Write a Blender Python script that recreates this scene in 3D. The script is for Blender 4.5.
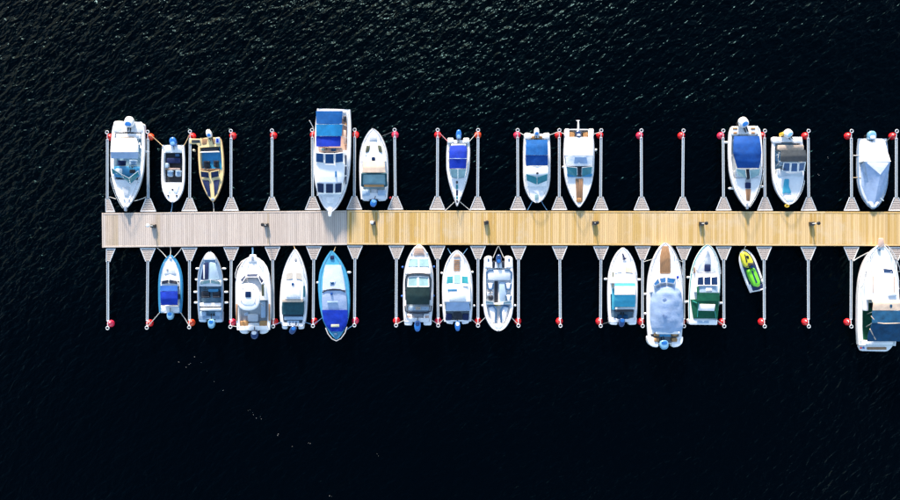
import bpy, bmesh, math, random
from mathutils import Vector, Matrix, noise
R = math.radians
random.seed(7)
scene = bpy.context.scene
C = scene.collection
for o in list(bpy.data.objects):
    bpy.data.objects.remove(o)

# ------------------------------------------------------------------ camera
H = 65.0            # drone height over the water (m)
S = 12.0            # photo pixels (900 wide) per metre at the water
cam = bpy.data.cameras.new('camera'); co = bpy.data.objects.new('camera', cam); C.objects.link(co)
co.location = (0, 0, H); co.rotation_euler = (0, 0, 0)
cam.sensor_fit = 'HORIZONTAL'; cam.sensor_width = 36.0; cam.lens = 36.0 * H / 75.0
cam.clip_start = 1.0; cam.clip_end = 8000
scene.camera = co

# ------------------------------------------------------------------ sky and sun
SUN_EL, SUN_AZ = R(18), R(-10)
world = bpy.data.worlds.new('World'); scene.world = world; world.use_nodes = True
wn = world.node_tree; wn.nodes.clear()
sky = wn.nodes.new('ShaderNodeTexSky'); sky.sky_type = 'NISHITA'; sky.sun_disc = False
sky.sun_elevation = SUN_EL; sky.sun_rotation = SUN_AZ
sky.air_density = 1.0; sky.dust_density = 0.6; sky.ozone_density = 1.0
bg = wn.nodes.new('ShaderNodeBackground'); bg.inputs['Strength'].default_value = 0.15
wo = wn.nodes.new('ShaderNodeOutputWorld')
wn.links.new(sky.outputs[0], bg.inputs[0]); wn.links.new(bg.outputs[0], wo.inputs[0])
sl = bpy.data.lights.new('sun', 'SUN'); so = bpy.data.objects.new('sun', sl); C.objects.link(so)
sl.energy = 4.0; sl.angle = R(5); sl.color = (1.0, 0.85, 0.72)
so.rotation_euler = (-(R(90) - SUN_EL), 0, -SUN_AZ)
so.location = (0, 60, 30)
scene.view_settings.view_transform = 'Standard'; scene.view_settings.look = 'None'
scene.view_settings.exposure = 1.45; scene.view_settings.gamma = 1.0
scene.view_settings.use_curve_mapping = False

def at(px, py, z=0.0):
    """photo pixel -> world point on the horizontal plane at height z"""
    k = (H - z) / H / S
    return Vector(((px - 450.0) * k, (250.0 - py) * k, z))

# ------------------------------------------------------------------ materials
M = {}
def mat(name, col, rough=.5, var=.08, scale=3.0, metal=0.0, spec=.5, bump=0.0, bscale=40.0, coat=0.0, speck=None, stretch=(1, 1, 1), dirt=0.0):
    m = bpy.data.materials.new(name); m.use_nodes = True
    nt = m.node_tree; b = nt.nodes['Principled BSDF']
    b.inputs['Roughness'].default_value = rough; b.inputs['Metallic'].default_value = metal
    b.inputs['Specular IOR Level'].default_value = spec; b.inputs['Coat Weight'].default_value = coat
    tc = nt.nodes.new('ShaderNodeTexCoord'); mp = nt.nodes.new('ShaderNodeMapping'); mp.inputs['Scale'].default_value = stretch
    nt.links.new(tc.outputs['Object'], mp.inputs[0])
    n = nt.nodes.new('ShaderNodeTexNoise'); n.inputs['Scale'].default_value = scale; n.inputs['Detail'].default_value = 6; n.inputs['Roughness'].default_value = .6
    nt.links.new(mp.outputs[0], n.inputs[0])
    r = nt.nodes.new('ShaderNodeValToRGB')
    lo = [max(0, c * (1 - var)) for c in col]; hi = [min(1, c * (1 + var)) for c in col]
    r.color_ramp.elements[0].position = .3; r.color_ramp.elements[0].color = (*lo, 1)
    r.color_ramp.elements[1].position = .7; r.color_ramp.elements[1].color = (*hi, 1)
    nt.links.new(n.outputs['Fac'], r.inputs[0])
    out = r.outputs[0]
    if dirt:
        n3 = nt.nodes.new('ShaderNodeTexNoise'); n3.inputs['Scale'].default_value = 1.7; n3.inputs['Detail'].default_value = 9; n3.inputs['Roughness'].default_value = .75
        nt.links.new(tc.outputs['Object'], n3.inputs[0])
        r3 = nt.nodes.new('ShaderNodeMapRange'); r3.inputs[1].default_value = .55; r3.inputs[2].default_value = .75; r3.inputs[4].default_value = dirt
        nt.links.new(n3.outputs['Fac'], r3.inputs[0])
        mx = nt.nodes.new('ShaderNodeMix'); mx.data_type = 'RGBA'; mx.inputs[7].default_value = (.33, .27, .19, 1)
        nt.links.new(r3.outputs[0], mx.inputs[0]); nt.links.new(out, mx.inputs[6]); out = mx.outputs[2]
    if speck:
        n2 = nt.nodes.new('ShaderNodeTexNoise'); n2.inputs['Scale'].default_value = speck[1]; n2.inputs['Detail'].default_value = 3
        nt.links.new(tc.outputs['Object'], n2.inputs[0])
        r2 = nt.nodes.new('ShaderNodeMapRange'); r2.inputs[1].default_value = .52; r2.inputs[2].default_value = .62; r2.inputs[4].default_value = speck[2]
        nt.links.new(n2.outputs['Fac'], r2.inputs[0])
        mx = nt.nodes.new('ShaderNodeMix'); mx.data_type = 'RGBA'; mx.inputs[7].default_value = (*speck[0], 1)
        nt.links.new(r2.outputs[0], mx.inputs[0]); nt.links.new(out, mx.inputs[6]); out = mx.outputs[2]
    nt.links.new(out, b.inputs['Base Color'])
    if bump:
        nb = nt.nodes.new('ShaderNodeTexNoise'); nb.inputs['Scale'].default_value = bscale; nb.inputs['Detail'].default_value = 4
        nt.links.new(tc.outputs['Object'], nb.inputs[0])
        bp = nt.nodes.new('ShaderNodeBump'); bp.inputs['Strength'].default_value = bump; bp.inputs['Distance'].default_value = .02
        nt.links.new(nb.outputs['Fac'], bp.inputs['Height']); nt.links.new(bp.outputs[0], b.inputs['Normal'])
    M[name] = m
    return m

mat('gelcoat', (.85, .84, .83), .28, .03, 2.0, coat=.3, dirt=.32)
mat('deck_white', (.80, .80, .79), .55, .06, 3.0, bump=.15, bscale=90, dirt=.36)
mat('deck_grey', (.52, .56, .59), .6, .07, 3.0, bump=.2, bscale=90, dirt=.2)
mat('deck_pale', (.66, .71, .68), .6, .05, 3.0, bump=.2, bscale=90, dirt=.12)
mat('floor_blue', (.22, .38, .48), .65, .15, 3.0, bump=.2, dirt=.2)
mat('floor_grey', (.42, .48, .52), .65, .12, 3.0, bump=.2, dirt=.3)
mat('floor_dark', (.012, .016, .022), .6, .3, 4.0)
mat('cyan_floor', (.015, .26, .55), .5, .12, 4.0)
mat('hull_cream', (.72, .56, .27), .35, .08, 3.0, coat=.3, dirt=.2)
mat('hull_blue', (.07, .34, .52), .3, .08, 3.0, coat=.3, dirt=.1)
mat('hull_sky', (.035, .23, .42), .3, .08, 3.0, coat=.3)
mat('hull_teal', (.03, .30, .27), .3, .08, 3.0, coat=.3)
mat('hull_greyblue', (.17, .27, .39), .4, .10, 3.0, dirt=.2)
mat('canvas_blue', (.003, .055, .25), .8, .22, 2.2, spec=.25, bump=.5, bscale=9)
mat('canvas_mid', (.002, .078, .27), .8, .2, 2.2, spec=.25, bump=.5, bscale=9)
mat('canvas_sky', (.003, .15, .36), .8, .2, 2.2, spec=.25, bump=.5, bscale=9)
mat('canvas_royal', (.004, .03, .34), .8, .25, 2.2, spec=.25, bump=.5, bscale=9)
mat('canvas_green', (.004, .085, .045), .8, .25, 2.2, spec=.25, bump=.5, bscale=9)
mat('canvas_bottle', (.006, .024, .026), .8, .25, 2.2, spec=.25, bump=.4, bscale=9)
mat('canvas_petrol', (.005, .055, .125), .8, .35, 2.0, spec=.25, bump=.5, bscale=9)
mat('canvas_cyan', (.05, .34, .48), .8, .15, 2.2, spec=.25, bump=.4, bscale=9)
mat('canvas_white', (.84, .82, .81), .8, .05, 2.5, spec=.25, bump=.5, bscale=8, dirt=.1)
mat('canvas_pale', (.29, .39, .56), .75, .14, 2.0, spec=.3, bump=.6, bscale=7, dirt=.08)  # pale blue covers, and painted shade on some white ones
mat('blind_grey', (.25, .25, .24), .6, .2, 8.0)
mat('canvas_lavender', (.38, .46, .62), .8, .08, 2.5, spec=.25, bump=.5, bscale=8, dirt=.15)
mat('canvas_blot', (.13, .20, .36), .5, .3, 3.0, spec=.4)
mat('canvas_grey', (.034, .043, .052), .85, .2, 3.0, spec=.2, bump=.5, bscale=9)
mat('canvas_beige', (.52, .42, .33), .85, .14, 3.0, spec=.2, bump=.4, bscale=9)
mat('canvas_teal', (.010, .065, .085), .7, .25, 3.0, spec=.3, bump=.4, bscale=9)
mat('canvas_navy', (.006, .016, .07), .7, .3, 3.0, spec=.3, bump=.4, bscale=9)
mat('vinyl_white', (.80, .80, .80), .45, .05, 5.0, dirt=.1)
mat('vinyl_blue', (.03, .10, .21), .45, .15, 5.0)
mat('vinyl_pale', (.34, .46, .58), .45, .1, 5.0)
mat('vinyl_dark', (.018, .02, .028), .4, .3, 5.0)
mat('vinyl_brown', (.36, .19, .07), .5, .2, 6.0)
mat('teak', (.28, .155, .075), .6, .25, 6.0, stretch=(6, .6, 6), bump=.2)
mat('teak_pink', (.50, .36, .29), .65, .2, 6.0, stretch=(6, .6, 6), bump=.2)
mat('glass_dark', (.004, .016, .06), .06, .3, 2.0, spec=.3)
mat('glass_blue', (.006, .055, .17), .08, .3, 2.0, spec=.3)
mat('glass_teal', (.02, .19, .23), .1, .25, 2.0, spec=.6)
mat('glass_pale', (.20, .34, .36), .15, .2, 2.0, spec=.6)
mat('glass_olive', (.09, .10, .06), .15, .3, 2.0, spec=.6)
mat('steel', (.62, .64, .66), .25, .06, 8.0, metal=.8)
mat('black', (.012, .012, .014), .45, .3, 6.0)
mat('rubber_grey', (.30, .31, .33), .6, .15, 6.0)
mat('cowl_blue', (.015, .13, .42), .22, .2, 6.0, coat=.5)
mat('cowl_navy', (.010, .035, .12), .2, .25, 6.0, coat=.5)
mat('cowl_white', (.72, .73, .74), .25, .05, 6.0, coat=.5)
mat('cowl_pale', (.16, .36, .52), .25, .15, 6.0, coat=.5)
mat('cowl_yellow', (.62, .42, .05), .3, .1, 6.0, coat=.5)
mat('fender_white', (.75, .74, .71), .4, .06, 6.0, dirt=.15)
mat('fender_blue', (.03, .12, .42), .4, .1, 6.0)
mat('fender_cream', (.66, .56, .38), .5, .1, 6.0)
mat('buoy_red', (.80, .016, .022), .32, .12, 4.0, coat=.3, dirt=.1)
mat('buoy_pink', (.85, .03, .085), .32, .12, 4.0, coat=.3, dirt=.1)
mat('buoy_orange', (.85, .07, .02), .32, .12, 4.0, coat=.3, dirt=.1)
mat('galvanised', (.66, .69, .70), .4, .12, 9.0, metal=.2, speck=((.40, .44, .48), 22, .5))
mat('tread', (.20, .29, .36), .5, .12, 9.0, metal=.2, speck=((.28, .32, .35), 30, .5))
mat('grating', (.52, .455, .40), .8, .14, 9.0, speck=((.15, .14, .14), 15, .8), bump=.5, bscale=60)
mat('rope_pale', (.50, .50, .47), .9, .15, 30.0)
mat('rope_pink', (.58, .22, .24), .9, .15, 30.0)
mat('rope_blue', (.10, .22, .38), .9, .15, 30.0)
mat('rope_tan', (.46, .34, .19), .9, .15, 30.0)
mat('rope_dark', (.05, .06, .07), .9, .15, 30.0)
mat('jet_lime', (.16, .62, .02), .3, .12, 5.0, coat=.4)
mat('jet_yellow', (.66, .62, .03), .3, .12, 5.0, coat=.4)
mat('jet_navy', (.015, .03, .10), .5, .3, 6.0)
mat('float_grey', (.10, .105, .11), .8, .2, 3.0)
mat('foam', (.17, .17, .165), .7, .1, 8.0)
mat('label_cream', (.62, .60, .38), .7, .1, 8.0)

def plank_mat(name, col, var, dark, grain_col, stain):
    """sawn timber: own shade for each board, grain along the board, blotches of wear"""
    m = bpy.data.materials.new(name); m.use_nodes = True; nt = m.node_tree; b = nt.nodes['Principled BSDF']
    b.inputs['Roughness'].default_value = .8; b.inputs['Specular IOR Level'].default_value = .25
    oi = nt.nodes.new('ShaderNodeObjectInfo'); tc = nt.nodes.new('ShaderNodeTexCoord'); ge = nt.nodes.new('ShaderNodeNewGeometry')
    r = nt.nodes.new('ShaderNodeValToRGB'); e = r.color_ramp.elements
    e[0].position = 0; e[0].color = (*[c * (1 - var) for c in col], 1)
    e[1].position = 1; e[1].color = (*[min(1, c * (1 + var)) for c in col], 1)
    k = e.new(.22); k.color = (*dark, 1); k = e.new(.45); k.color = (*col, 1); k = e.new(.8); k.color = (*[min(1, c * (1 + var * .5)) for c in col], 1)
    nt.links.new(oi.outputs['Random'], r.inputs[0])
    mp = nt.nodes.new('ShaderNodeMapping'); mp.inputs['Scale'].default_value = (22, 1.2, 4)
    va = nt.nodes.new('ShaderNodeVectorMath'); va.operation = 'ADD'
    nt.links.new(tc.outputs['Object'], mp.inputs[0]); nt.links.new(mp.outputs[0], va.inputs[0])
    sc = nt.nodes.new('ShaderNodeMath'); sc.operation = 'MULTIPLY'; sc.inputs[1].default_value = 97
    nt.links.new(oi.outputs['Random'], sc.inputs[0]); nt.links.new(sc.outputs[0], va.inputs[1])
    n = nt.nodes.new('ShaderNodeTexNoise'); n.inputs['Scale'].default_value = 1; n.inputs['Detail'].default_value = 6
    nt.links.new(va.outputs[0], n.inputs[0])
    mr = nt.nodes.new('ShaderNodeMapRange'); mr.inputs[1].default_value = .45; mr.inputs[2].default_value = .75; mr.inputs[4].default_value = .55
    nt.links.new(n.outputs['Fac'], mr.inputs[0])
    m1 = nt.nodes.new('ShaderNodeMix'); m1.data_type = 'RGBA'; m1.inputs[7].default_value = (*grain_col, 1)
    nt.links.new(mr.outputs[0], m1.inputs[0]); nt.links.new(r.outputs[0], m1.inputs[6])
    n2 = nt.nodes.new('ShaderNodeTexNoise'); n2.inputs['Scale'].default_value = .55; n2.inputs['Detail'].default_value = 7; n2.inputs['Roughness'].default_value = .7
    nt.links.new(ge.outputs['Position'], n2.inputs[0])
    mr2 = nt.nodes.new('ShaderNodeMapRange'); mr2.inputs[1].default_value = .5; mr2.inputs[2].default_value = .72; mr2.inputs[4].default_value = .6
    nt.links.new(n2.outputs['Fac'], mr2.inputs[0])
    m2 = nt.nodes.new('ShaderNodeMix'); m2.data_type = 'RGBA'; m2.inputs[7].default_value = (*stain, 1)
    nt.links.new(mr2.outputs[0], m2.inputs[0]); nt.links.new(m1.outputs[2], m2.inputs[6])
    nt.links.new(m2.outputs[2], b.inputs['Base Color'])
    M[name] = m
plank_mat('wood_old', (.49, .425, .365), .12, (.47, .40, .345), (.36, .30, .25), (.44, .40, .37))
plank_mat('wood_old_wet', (.45, .37, .29), .10, (.40, .32, .22), (.30, .24, .17), (.36, .29, .18))
plank_mat('wood_new', (.56, .40, .195), .14, (.48, .315, .10), (.46, .31, .13), (.55, .46, .33))
plank_mat('wood_new_wet', (.49, .315, .10), .10, (.44, .275, .08), (.34, .20, .05), (.44, .28, .08))

def water_material():
    m = bpy.data.materials.new('lake_water'); m.use_nodes = True; nt = m.node_tree; b = nt.nodes['Principled BSDF']
    b.inputs['Base Color'].default_value = (.0001, .0005, .0014, 1)
    b.inputs['Roughness'].default_value = .25; b.inputs['IOR'].default_value = 1.333; b.inputs['Specular IOR Level'].default_value = .10; b.inputs['Specular Tint'].default_value = (.09, .70, .84, 1)
    tc = nt.nodes.new('ShaderNodeTexCoord')
    def wave(rot, along, across, detail, dist, off=0):
        """noise stretched along the crests; rot is the crest direction, along / across are lengths in metres"""
        mp = nt.nodes.new('ShaderNodeMapping'); mp.vector_type = 'TEXTURE'
        mp.inputs['Location'].default_value = (off, off, off); mp.inputs['Rotation'].default_value = (0, 0, R(rot)); mp.inputs['Scale'].default_value = (along, across, 1)
        nt.links.new(tc.outputs['Object'], mp.inputs[0])
        n = nt.nodes.new('ShaderNodeTexNoise'); n.inputs['Scale'].default_value = 1; n.inputs['Detail'].default_value = detail
        n.inputs['Roughness'].default_value = .5; n.inputs['Distortion'].default_value = dist
        nt.links.new(mp.outputs[0], n.inputs[0]); return n
    a = wave(46, 1.15, .55, 2, .5)
    c = wave(28, .62, .34, 2, .4, 31)
    d = wave(60, 5.5, 2.6, 2, .5, 57)
    def mul(x, k):
        q = nt.nodes.new('ShaderNodeMath'); q.operation = 'MULTIPLY'
        nt.links.new(x, q.inputs[0])
        if isinstance(k, (int, float)): q.inputs[1].default_value = k
        else: nt.links.new(k, q.inputs[1])
        return q.outputs[0]
    ad = nt.nodes.new('ShaderNodeMath'); ad.operation = 'ADD'
    nt.links.new(mul(a.outputs['Fac'], .44), ad.inputs[0]); nt.links.new(mul(c.outputs['Fac'], .20), ad.inputs[1])
    ad2 = nt.nodes.new('ShaderNodeMath'); ad2.operation = 'ADD'; nt.links.new(ad.outputs[0], ad2.inputs[0]); nt.links.new(mul(d.outputs['Fac'], .35), ad2.inputs[1])
    # wind reaches the open water on one side; the dock and the boats shelter the other: ripples die down in their lee
    sep = nt.nodes.new('ShaderNodeSeparateXYZ'); nt.links.new(tc.outputs['Object'], sep.inputs[0])
    lee = nt.nodes.new('ShaderNodeMapRange'); lee.interpolation_type = 'SMOOTHSTEP'
    lee.inputs[1].default_value = -8; lee.inputs[2].default_value = 50; lee.inputs[3].default_value = .42; lee.inputs[4].default_value = 1.3
    sx = nt.nodes.new('ShaderNodeMath'); sx.operation = 'MULTIPLY_ADD'; sx.inputs[1].default_value = -.6
    nt.links.new(sep.outputs[0], sx.inputs[0]); nt.links.new(mul(sep.outputs[1], 1.6), sx.inputs[2])
    nt.links.new(sx.outputs[0], lee.inputs[0])
    gust = wave(10, 20, 12, 3, .5)
    gm = nt.nodes.new('ShaderNodeMapRange'); gm.inputs[1].default_value = .3; gm.inputs[2].default_value = .7; gm.inputs[3].default_value = .6; gm.inputs[4].default_value = 1.25
    nt.links.new(gust.outputs['Fac'], gm.inputs[0])
    hgt = mul(mul(ad2.outputs[0], lee.outputs[0]), gm.outputs[0])
    bp = nt.nodes.new('ShaderNodeBump'); bp.inputs['Strength'].default_value = 1.0; bp.inputs['Distance'].default_value = 1.0
    nt.links.new(hgt, bp.inputs['Height']); nt.links.new(bp.outputs[0], b.inputs['Normal'])
    M['lake_water'] = m
water_material()

# ------------------------------------------------------------------ mesh helpers
def new_obj(name, me, parent=None):
    o = bpy.data.objects.new(name, me); C.objects.link(o)
    if parent: o.parent = parent
    return o
def finish(bm, name, m, parent=None, smooth=35):
    bmesh.ops.recalc_face_normals(bm, faces=bm.faces)
    me = bpy.data.meshes.new(name); bm.to_mesh(me); bm.free()
    me.materials.append(M[m])
    if smooth:
        me.shade_smooth(); me.set_sharp_from_angle(angle=R(smooth))
    return new_obj(name, me, parent)
def tag(o, label=None, cat=None, group=None, kind=None):
    if label: o['label'] = label
    if cat: o['category'] = cat
    if group: o['group'] = group
    if kind: o['kind'] = kind
    return o
def empty(name, loc, rz=0):
    o = bpy.data.objects.new(name, None); C.objects.link(o); o.location = loc; o.rotation_euler = (0, 0, rz)
    o.empty_display_size = .3
    return o
def copy_tree(o, parent=None):
    c = o.copy(); C.objects.link(c); c.parent = parent
    for ch in list(o.children): copy_tree(ch, c)
    return c
def add_tube(bm, pts, r, seg=6, cyclic=False, cap=True):
    pts = [Vector(p) for p in pts]; n = len(pts); rings = []
    rr = r if isinstance(r, (list, tuple)) else [r] * n
    for i, p in enumerate(pts):
        if cyclic: d = pts[(i + 1) % n] - pts[i - 1]
        else: d = pts[min(i + 1, n - 1)] - pts[max(i - 1, 0)]
        d.normalize()
        u = d.cross(Vector((0, 0, 1)))
        if u.length < 1e-3: u = Vector((1, 0, 0))
        u.normalize(); v = u.cross(d)
        rings.append([bm.verts.new(p + (u * math.cos(2 * math.pi * k / seg) + v * math.sin(2 * math.pi * k / seg)) * rr[i]) for k in range(seg)])
    for i in range(n if cyclic else n - 1):
        a, b = rings[i], rings[(i + 1) % n]
        for k in range(seg): bm.faces.new((a[k], a[(k + 1) % seg], b[(k + 1) % seg], b[k]))
    if cap and not cyclic:
        bm.faces.new(rings[0]); bm.faces.new(rings[-1])
def add_box(bm, lo, hi, bev=0.0):
    x0, y0, z0 = lo; x1, y1, z1 = hi
    b = bev
    lv = [[(x0, y0), (x1, y0), (x1, y1), (x0, y1)]] * 2
    rings = [[(p[0], p[1], z0) for p in lv[0]], [(p[0], p[1], z1 - b) for p in lv[0]]]
    if b: rings.append([(x0 + b, y0 + b, z1), (x1 - b, y0 + b, z1), (x1 - b, y1 - b, z1), (x0 + b, y1 - b, z1)])
    vs = [[bm.verts.new(p) for p in r_] for r_ in rings]
    for i in range(len(vs) - 1):
        for k in range(4): bm.faces.new((vs[i][k], vs[i][(k + 1) % 4], vs[i + 1][(k + 1) % 4], vs[i + 1][k]))
    bm.faces.new(vs[0]); bm.faces.new(vs[-1])
def add_rings(bm, rings, cap0=True, cap1=True):
    vs = [[bm.verts.new(p) for p in r_] for r_ in rings]; n = len(vs[0])
    for i in range(len(vs) - 1):
        for k in range(n): bm.faces.new((vs[i][k], vs[i][(k + 1) % n], vs[i + 1][(k + 1) % n], vs[i + 1][k]))
    if cap0: bm.faces.new(vs[0])
    if cap1: bm.faces.new(vs[-1])
def round_poly(pts, r, seg=4):
    out = []; n = len(pts)
    for i in range(n):
        p = Vector(pts[i]); a = Vector(pts[i - 1]); b = Vector(pts[(i + 1) % n])
        da, db = a - p, b - p
        ra = min(r, da.length * .48); rb = min(r, db.length * .48)
        if ra < 1e-4 or rb < 1e-4: out.append(p); continue
        s = p + da.normalized() * ra; e = p + db.normalized() * rb
        for k in range(seg + 1):
            t = k / seg; out.append(s * (1 - t) ** 2 + p * 2 * t * (1 - t) + e * t * t)
    return out

# ------------------------------------------------------------------ water
bm = bmesh.new()
add_rings(bm, [[(-3000, -3000, 0), (3000, -3000, 0), (3000, 3000, 0), (-3000, 3000, 0)]], True, False)
water = finish(bm, 'water', 'lake_water', None, 0); tag(water, kind='structure', label='dark rippled lake water around the dock')

# ------------------------------------------------------------------ dock
DZ = .75
def dock(name, label, p0, p1, width_px, wood, joints, pw):
    a = at(*p0, DZ); b = at(*p1, DZ); d = b - a; L = d.length; ang = math.atan2(d.y, d.x)
    W = width_px / S * (H - DZ) / H
    root = empty(name, (a.x, a.y, 0), ang); tag(root, label, 'dock')
    meshes = {}
    for w in (wood, wood + '_wet'):
        for v in range(4):
            bm = bmesh.new(); e = [random.uniform(-.012, .012) for _ in range(2)]
            add_box(bm, (-pw / 2 + .006, -W / 2 + .14 + e[0], -.045), (pw / 2 - .006, W / 2 - .14 + e[1], 0), .004)
            bmesh.ops.recalc_face_normals(bm, faces=bm.faces)
            me = bpy.data.meshes.new('plank'); bm.to_mesh(me); bm.free(); me.materials.append(M[w]); meshes[w, v] = me
    n = int(L / pw)
    for i in range(n):
        x = (i + .5) * L / n
        px = p0[0] + (p1[0] - p0[0]) * x / L
        wet = any(abs(px - j[0]) < j[1] for j in joints)
        o = new_obj('plank', meshes[wood + ('_wet' if wet else ''), random.randrange(4)], root)
        o.location = (x, -W / 2, DZ + random.uniform(-.004, .004)); o.rotation_euler = (0, 0, random.uniform(-.002, .002))
    for y in (-.07, -W + .07):
        m_ = 8
        for k in range(m_):
            bm = bmesh.new(); x0 = L * k / m_ + .004; x1 = L * (k + 1) / m_ - .004
            add_box(bm, (x0, y - .065, DZ - .25), (x1, y + .065, DZ + .015), .012)
            finish(bm, 'edge_beam', wood, root, 0)
    nf = max(2, int(L / 3.0))
    for k in range(nf):
        x = (k + .5) * L / nf; bm = bmesh.new()
        add_box(bm, (x - .9, -W + .35, -.25), (x + .9, -.35, DZ - .2), .05); finish(bm, 'float', 'float_grey', root, 0)
    for y in (-.45, -W / 2, -W + .45):
        bm = bmesh.new(); add_box(bm, (.06, y - .05, DZ - .195), (L - .06, y + .05, DZ - .05)); finish(bm, 'stringer', 'float_grey', root, 0)
    return root, L, W
old, LO, WO = dock('floating_dock', 'weathered grey timber dock section at the left end', (103.3, 213.0), (346.8, 210.4), 34.6, 'wood_old', [(112, 6), (158, 2.5), (268, 2)], .172)
new, LN, WN = dock('floating_dock', 'long dock section of fresh yellow planks on the right', (347.2, 210.4), (985, 212.0), 34.3, 'wood_new', [(350.5, 1.7), (367, 1.5), (377, 1.2), (385, 1.4), (397, 1.4), (412, 1.2), (441, 1.2), (489, 2.3), (495, 1.3), (514, 1.3), (534, 1), (576, 1), (596, 2.4), (702, 1.3), (811, 1.5), (816, 1.2), (888, 1.2)], .178)
bm = bmesh.new(); add_box(bm, (-.12, -WO - .005, DZ - .26), (-.006, .005, DZ + .016), .012); finish(bm, 'end_beam', 'wood_old', old, 0)

def dock_y(px, side):
    """pixel row of the dock edge"""
    if px < 347: t = (px - 103.3) / 243.5; y = 213.0 + (210.4 - 213.0) * t
    else: y = 210.4 + (px - 347) / 638 * 1.6
    return y - .3 if side < 0 else y + (34.6 if px < 347 else 34.3) + .3

# ------------------------------------------------------------------ mooring booms
def make_boom(half=0):
    root = empty('mooring_boom', (0, 0, 0))
    z = .66
    xl, xr = (-.62, .62)
    if half > 0: xl = -.10
    if half < 0: xr = .10
    al, ar = (-.15, .15)
    if half > 0: al = -.10
    if half < 0: ar = .10
    ns = 7
    for k in range(ns):          # tread slats with open gaps between them
        y0 = .11 + k * 1.0 / ns; y1 = y0 + 1.0 / ns - .035
        f = lambda y, e0, e1: e0 + (e1 - e0) * (y - .07) / 1.05
        bm = bmesh.new()
        add_rings(bm, [[(f(y0, xl, al), y0, h), (f(y0, xr, ar), y0, h), (f(y1, xr, ar), y1, h), (f(y1, xl, al), y1, h)] for h in (z - .03, z + .012)])
        finish(bm, 'slat', 'grating', root, 0)
    bm = bmesh.new()
    add_tube(bm, [(xl, .06, z + .02), (al - .02, 1.16, z + .02)], .036); add_tube(bm, [(xr, .06, z + .02), (ar + .02, 1.16, z + .02)], .036)
    add_tube(bm, [(xl - .02, .08, z + .01), (xr + .02, .08, z + .01)], .04)
    finish(bm, 'bracket_frame', 'galvanised', root)
    bm = bmesh.new()
    for s in ((-1, 1) if not half else (half,)):
        x = (xl if s < 0 else xr) * .8
        add_tube(bm, [(x, -.07, z - .06), (x, .09, z - .06)], .035)
    add_tube(bm, [((xl + xr) / 2, -.07, z - .06), ((xl + xr) / 2, .09, z - .06)], .035)
    finish(bm, 'hinge', 'black', root)
    for s in (-1, 1):
        bm = bmesh.new(); add_tube(bm, [(s * .078, 1.1, z), (s * .078, 6.06, z - .02)], .027, 8); finish(bm, 'rail', 'galvanised', root)
    bm = bmesh.new(); add_box(bm, (-.050, 1.125, z - .07), (.050, 6.05, z - .04), .01); finish(bm, 'tread_plank', 'tread', root, 0)
    bm = bmesh.new()
    prof = [(.0, -.36), (.15, -.34), (.26, -.22), (.30, -.03), (.275, .13), (.18, .26), (.09, .32), (.05, .38), (.05, .54)]
    add_rings(bm, [[(r * math.cos(2 * math.pi * k / 18), 6.3 + r * math.sin(2 * math.pi * k / 18), .14 + h) for k in range(18)] for r, h in [(max(.01, r), h) for r, h in prof]])
    bmesh.ops.translate(bm, verts=bm.verts, vec=(0, 0, -.08))
    finish(bm, 'buoy', 'buoy_red', root, 60)
    bm = bmesh.new()
    add_tube(bm, [(.13 * math.cos(a), 6.62 + .13 * math.sin(a), z + .06) for a in [2 * math.pi * k / 14 for k in range(14)]], .032, 6, True)
    add_tube(bm, [(-.1, 6.03, z - .02), (.1, 6.03, z - .02)], .035); add_tube(bm, [(0, 6.03, z - .02), (0, 6.52, z + .03)], .035)
    finish(bm, 'mooring_ring', 'galvanised', root)
    bm = bmesh.new(); add_tube(bm, [(0, 6.62, z - .12), (0, 6.62, z + .04)], .075, 10); finish(bm, 'ring_socket', 'black', root)
    return root
boom_full = make_boom(); boom_r = make_boom(1); boom_l = make_boom(-1)
TOP = [107.3, 148.3, 189.6, 231, 271.8, 312.8, 354.3, 395.4, 437.3, 477.6, 518, 559.3, 600.5, 641.5, 682.6, 723.6, 765, 808.8, 851.6, 896.2]
BOT = [107.8, 148, 189.5, 231.3, 272.6, 313.9, 355, 396.5, 437.5, 478, 518.6, 559.7, 601, 642.6, 683.8, 723.6, 764, 808.3, 851.3, 896]
TIPX = {(-1, 1): .2}
ordn = 'first second third fourth fifth sixth seventh eighth ninth tenth eleventh twelfth thirteenth fourteenth fifteenth sixteenth seventeenth eighteenth nineteenth twentieth'.split()
used = set()
bu = ['buoy_red', 'buoy_orange', 'buoy_red', 'buoy_red', 'buoy_red', 'buoy_red', 'buoy_red', 'buoy_pink', 'buoy_red', 'buoy_orange', 'buoy_pink', 'buoy_red', 'buoy_red', 'buoy_pink', 'buoy_red', 'buoy_pink', 'buoy_red', 'buoy_red', 'buoy_red', 'buoy_red']
TIP = {}
for side, xs in ((-1, TOP), (1, BOT)):
    for i, px in enumerate(xs):
        if i == 0: src = boom_r if side < 0 else boom_l
        else: src = boom_full
        if src.name in used: o = copy_tree(src)
        else: o = src; used.add(src.name)
        p = at(px, dock_y(px, side), .66); o.location = (p.x, p.y, 0)
        a = random.uniform(-.011, .011) + (-.010 if side > 0 and 0 < i < 3 else 0)
        if i == 0: a = .0
        o.rotation_euler = (0, 0, a + (0 if side < 0 else math.pi))
        TIP[side, i] = o.matrix_basis @ Vector((0, 6.55, .68))
        tag(o, 'steel mooring boom with %s end buoy, %s from the left %s the dock' % (bu[(i + (7 if side > 0 else 0)) % 20].split('_')[1], ordn[i], 'above' if side < 0 else 'below'), 'mooring boom', 'mooring booms along the dock')
        for ch in o.children:
            if ch.name.startswith('buoy'):
                me = ch.data.copy(); me.materials.clear(); me.materials.append(M[bu[(i + (7 if side > 0 else 0)) % 20]]); ch.data = me

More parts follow.
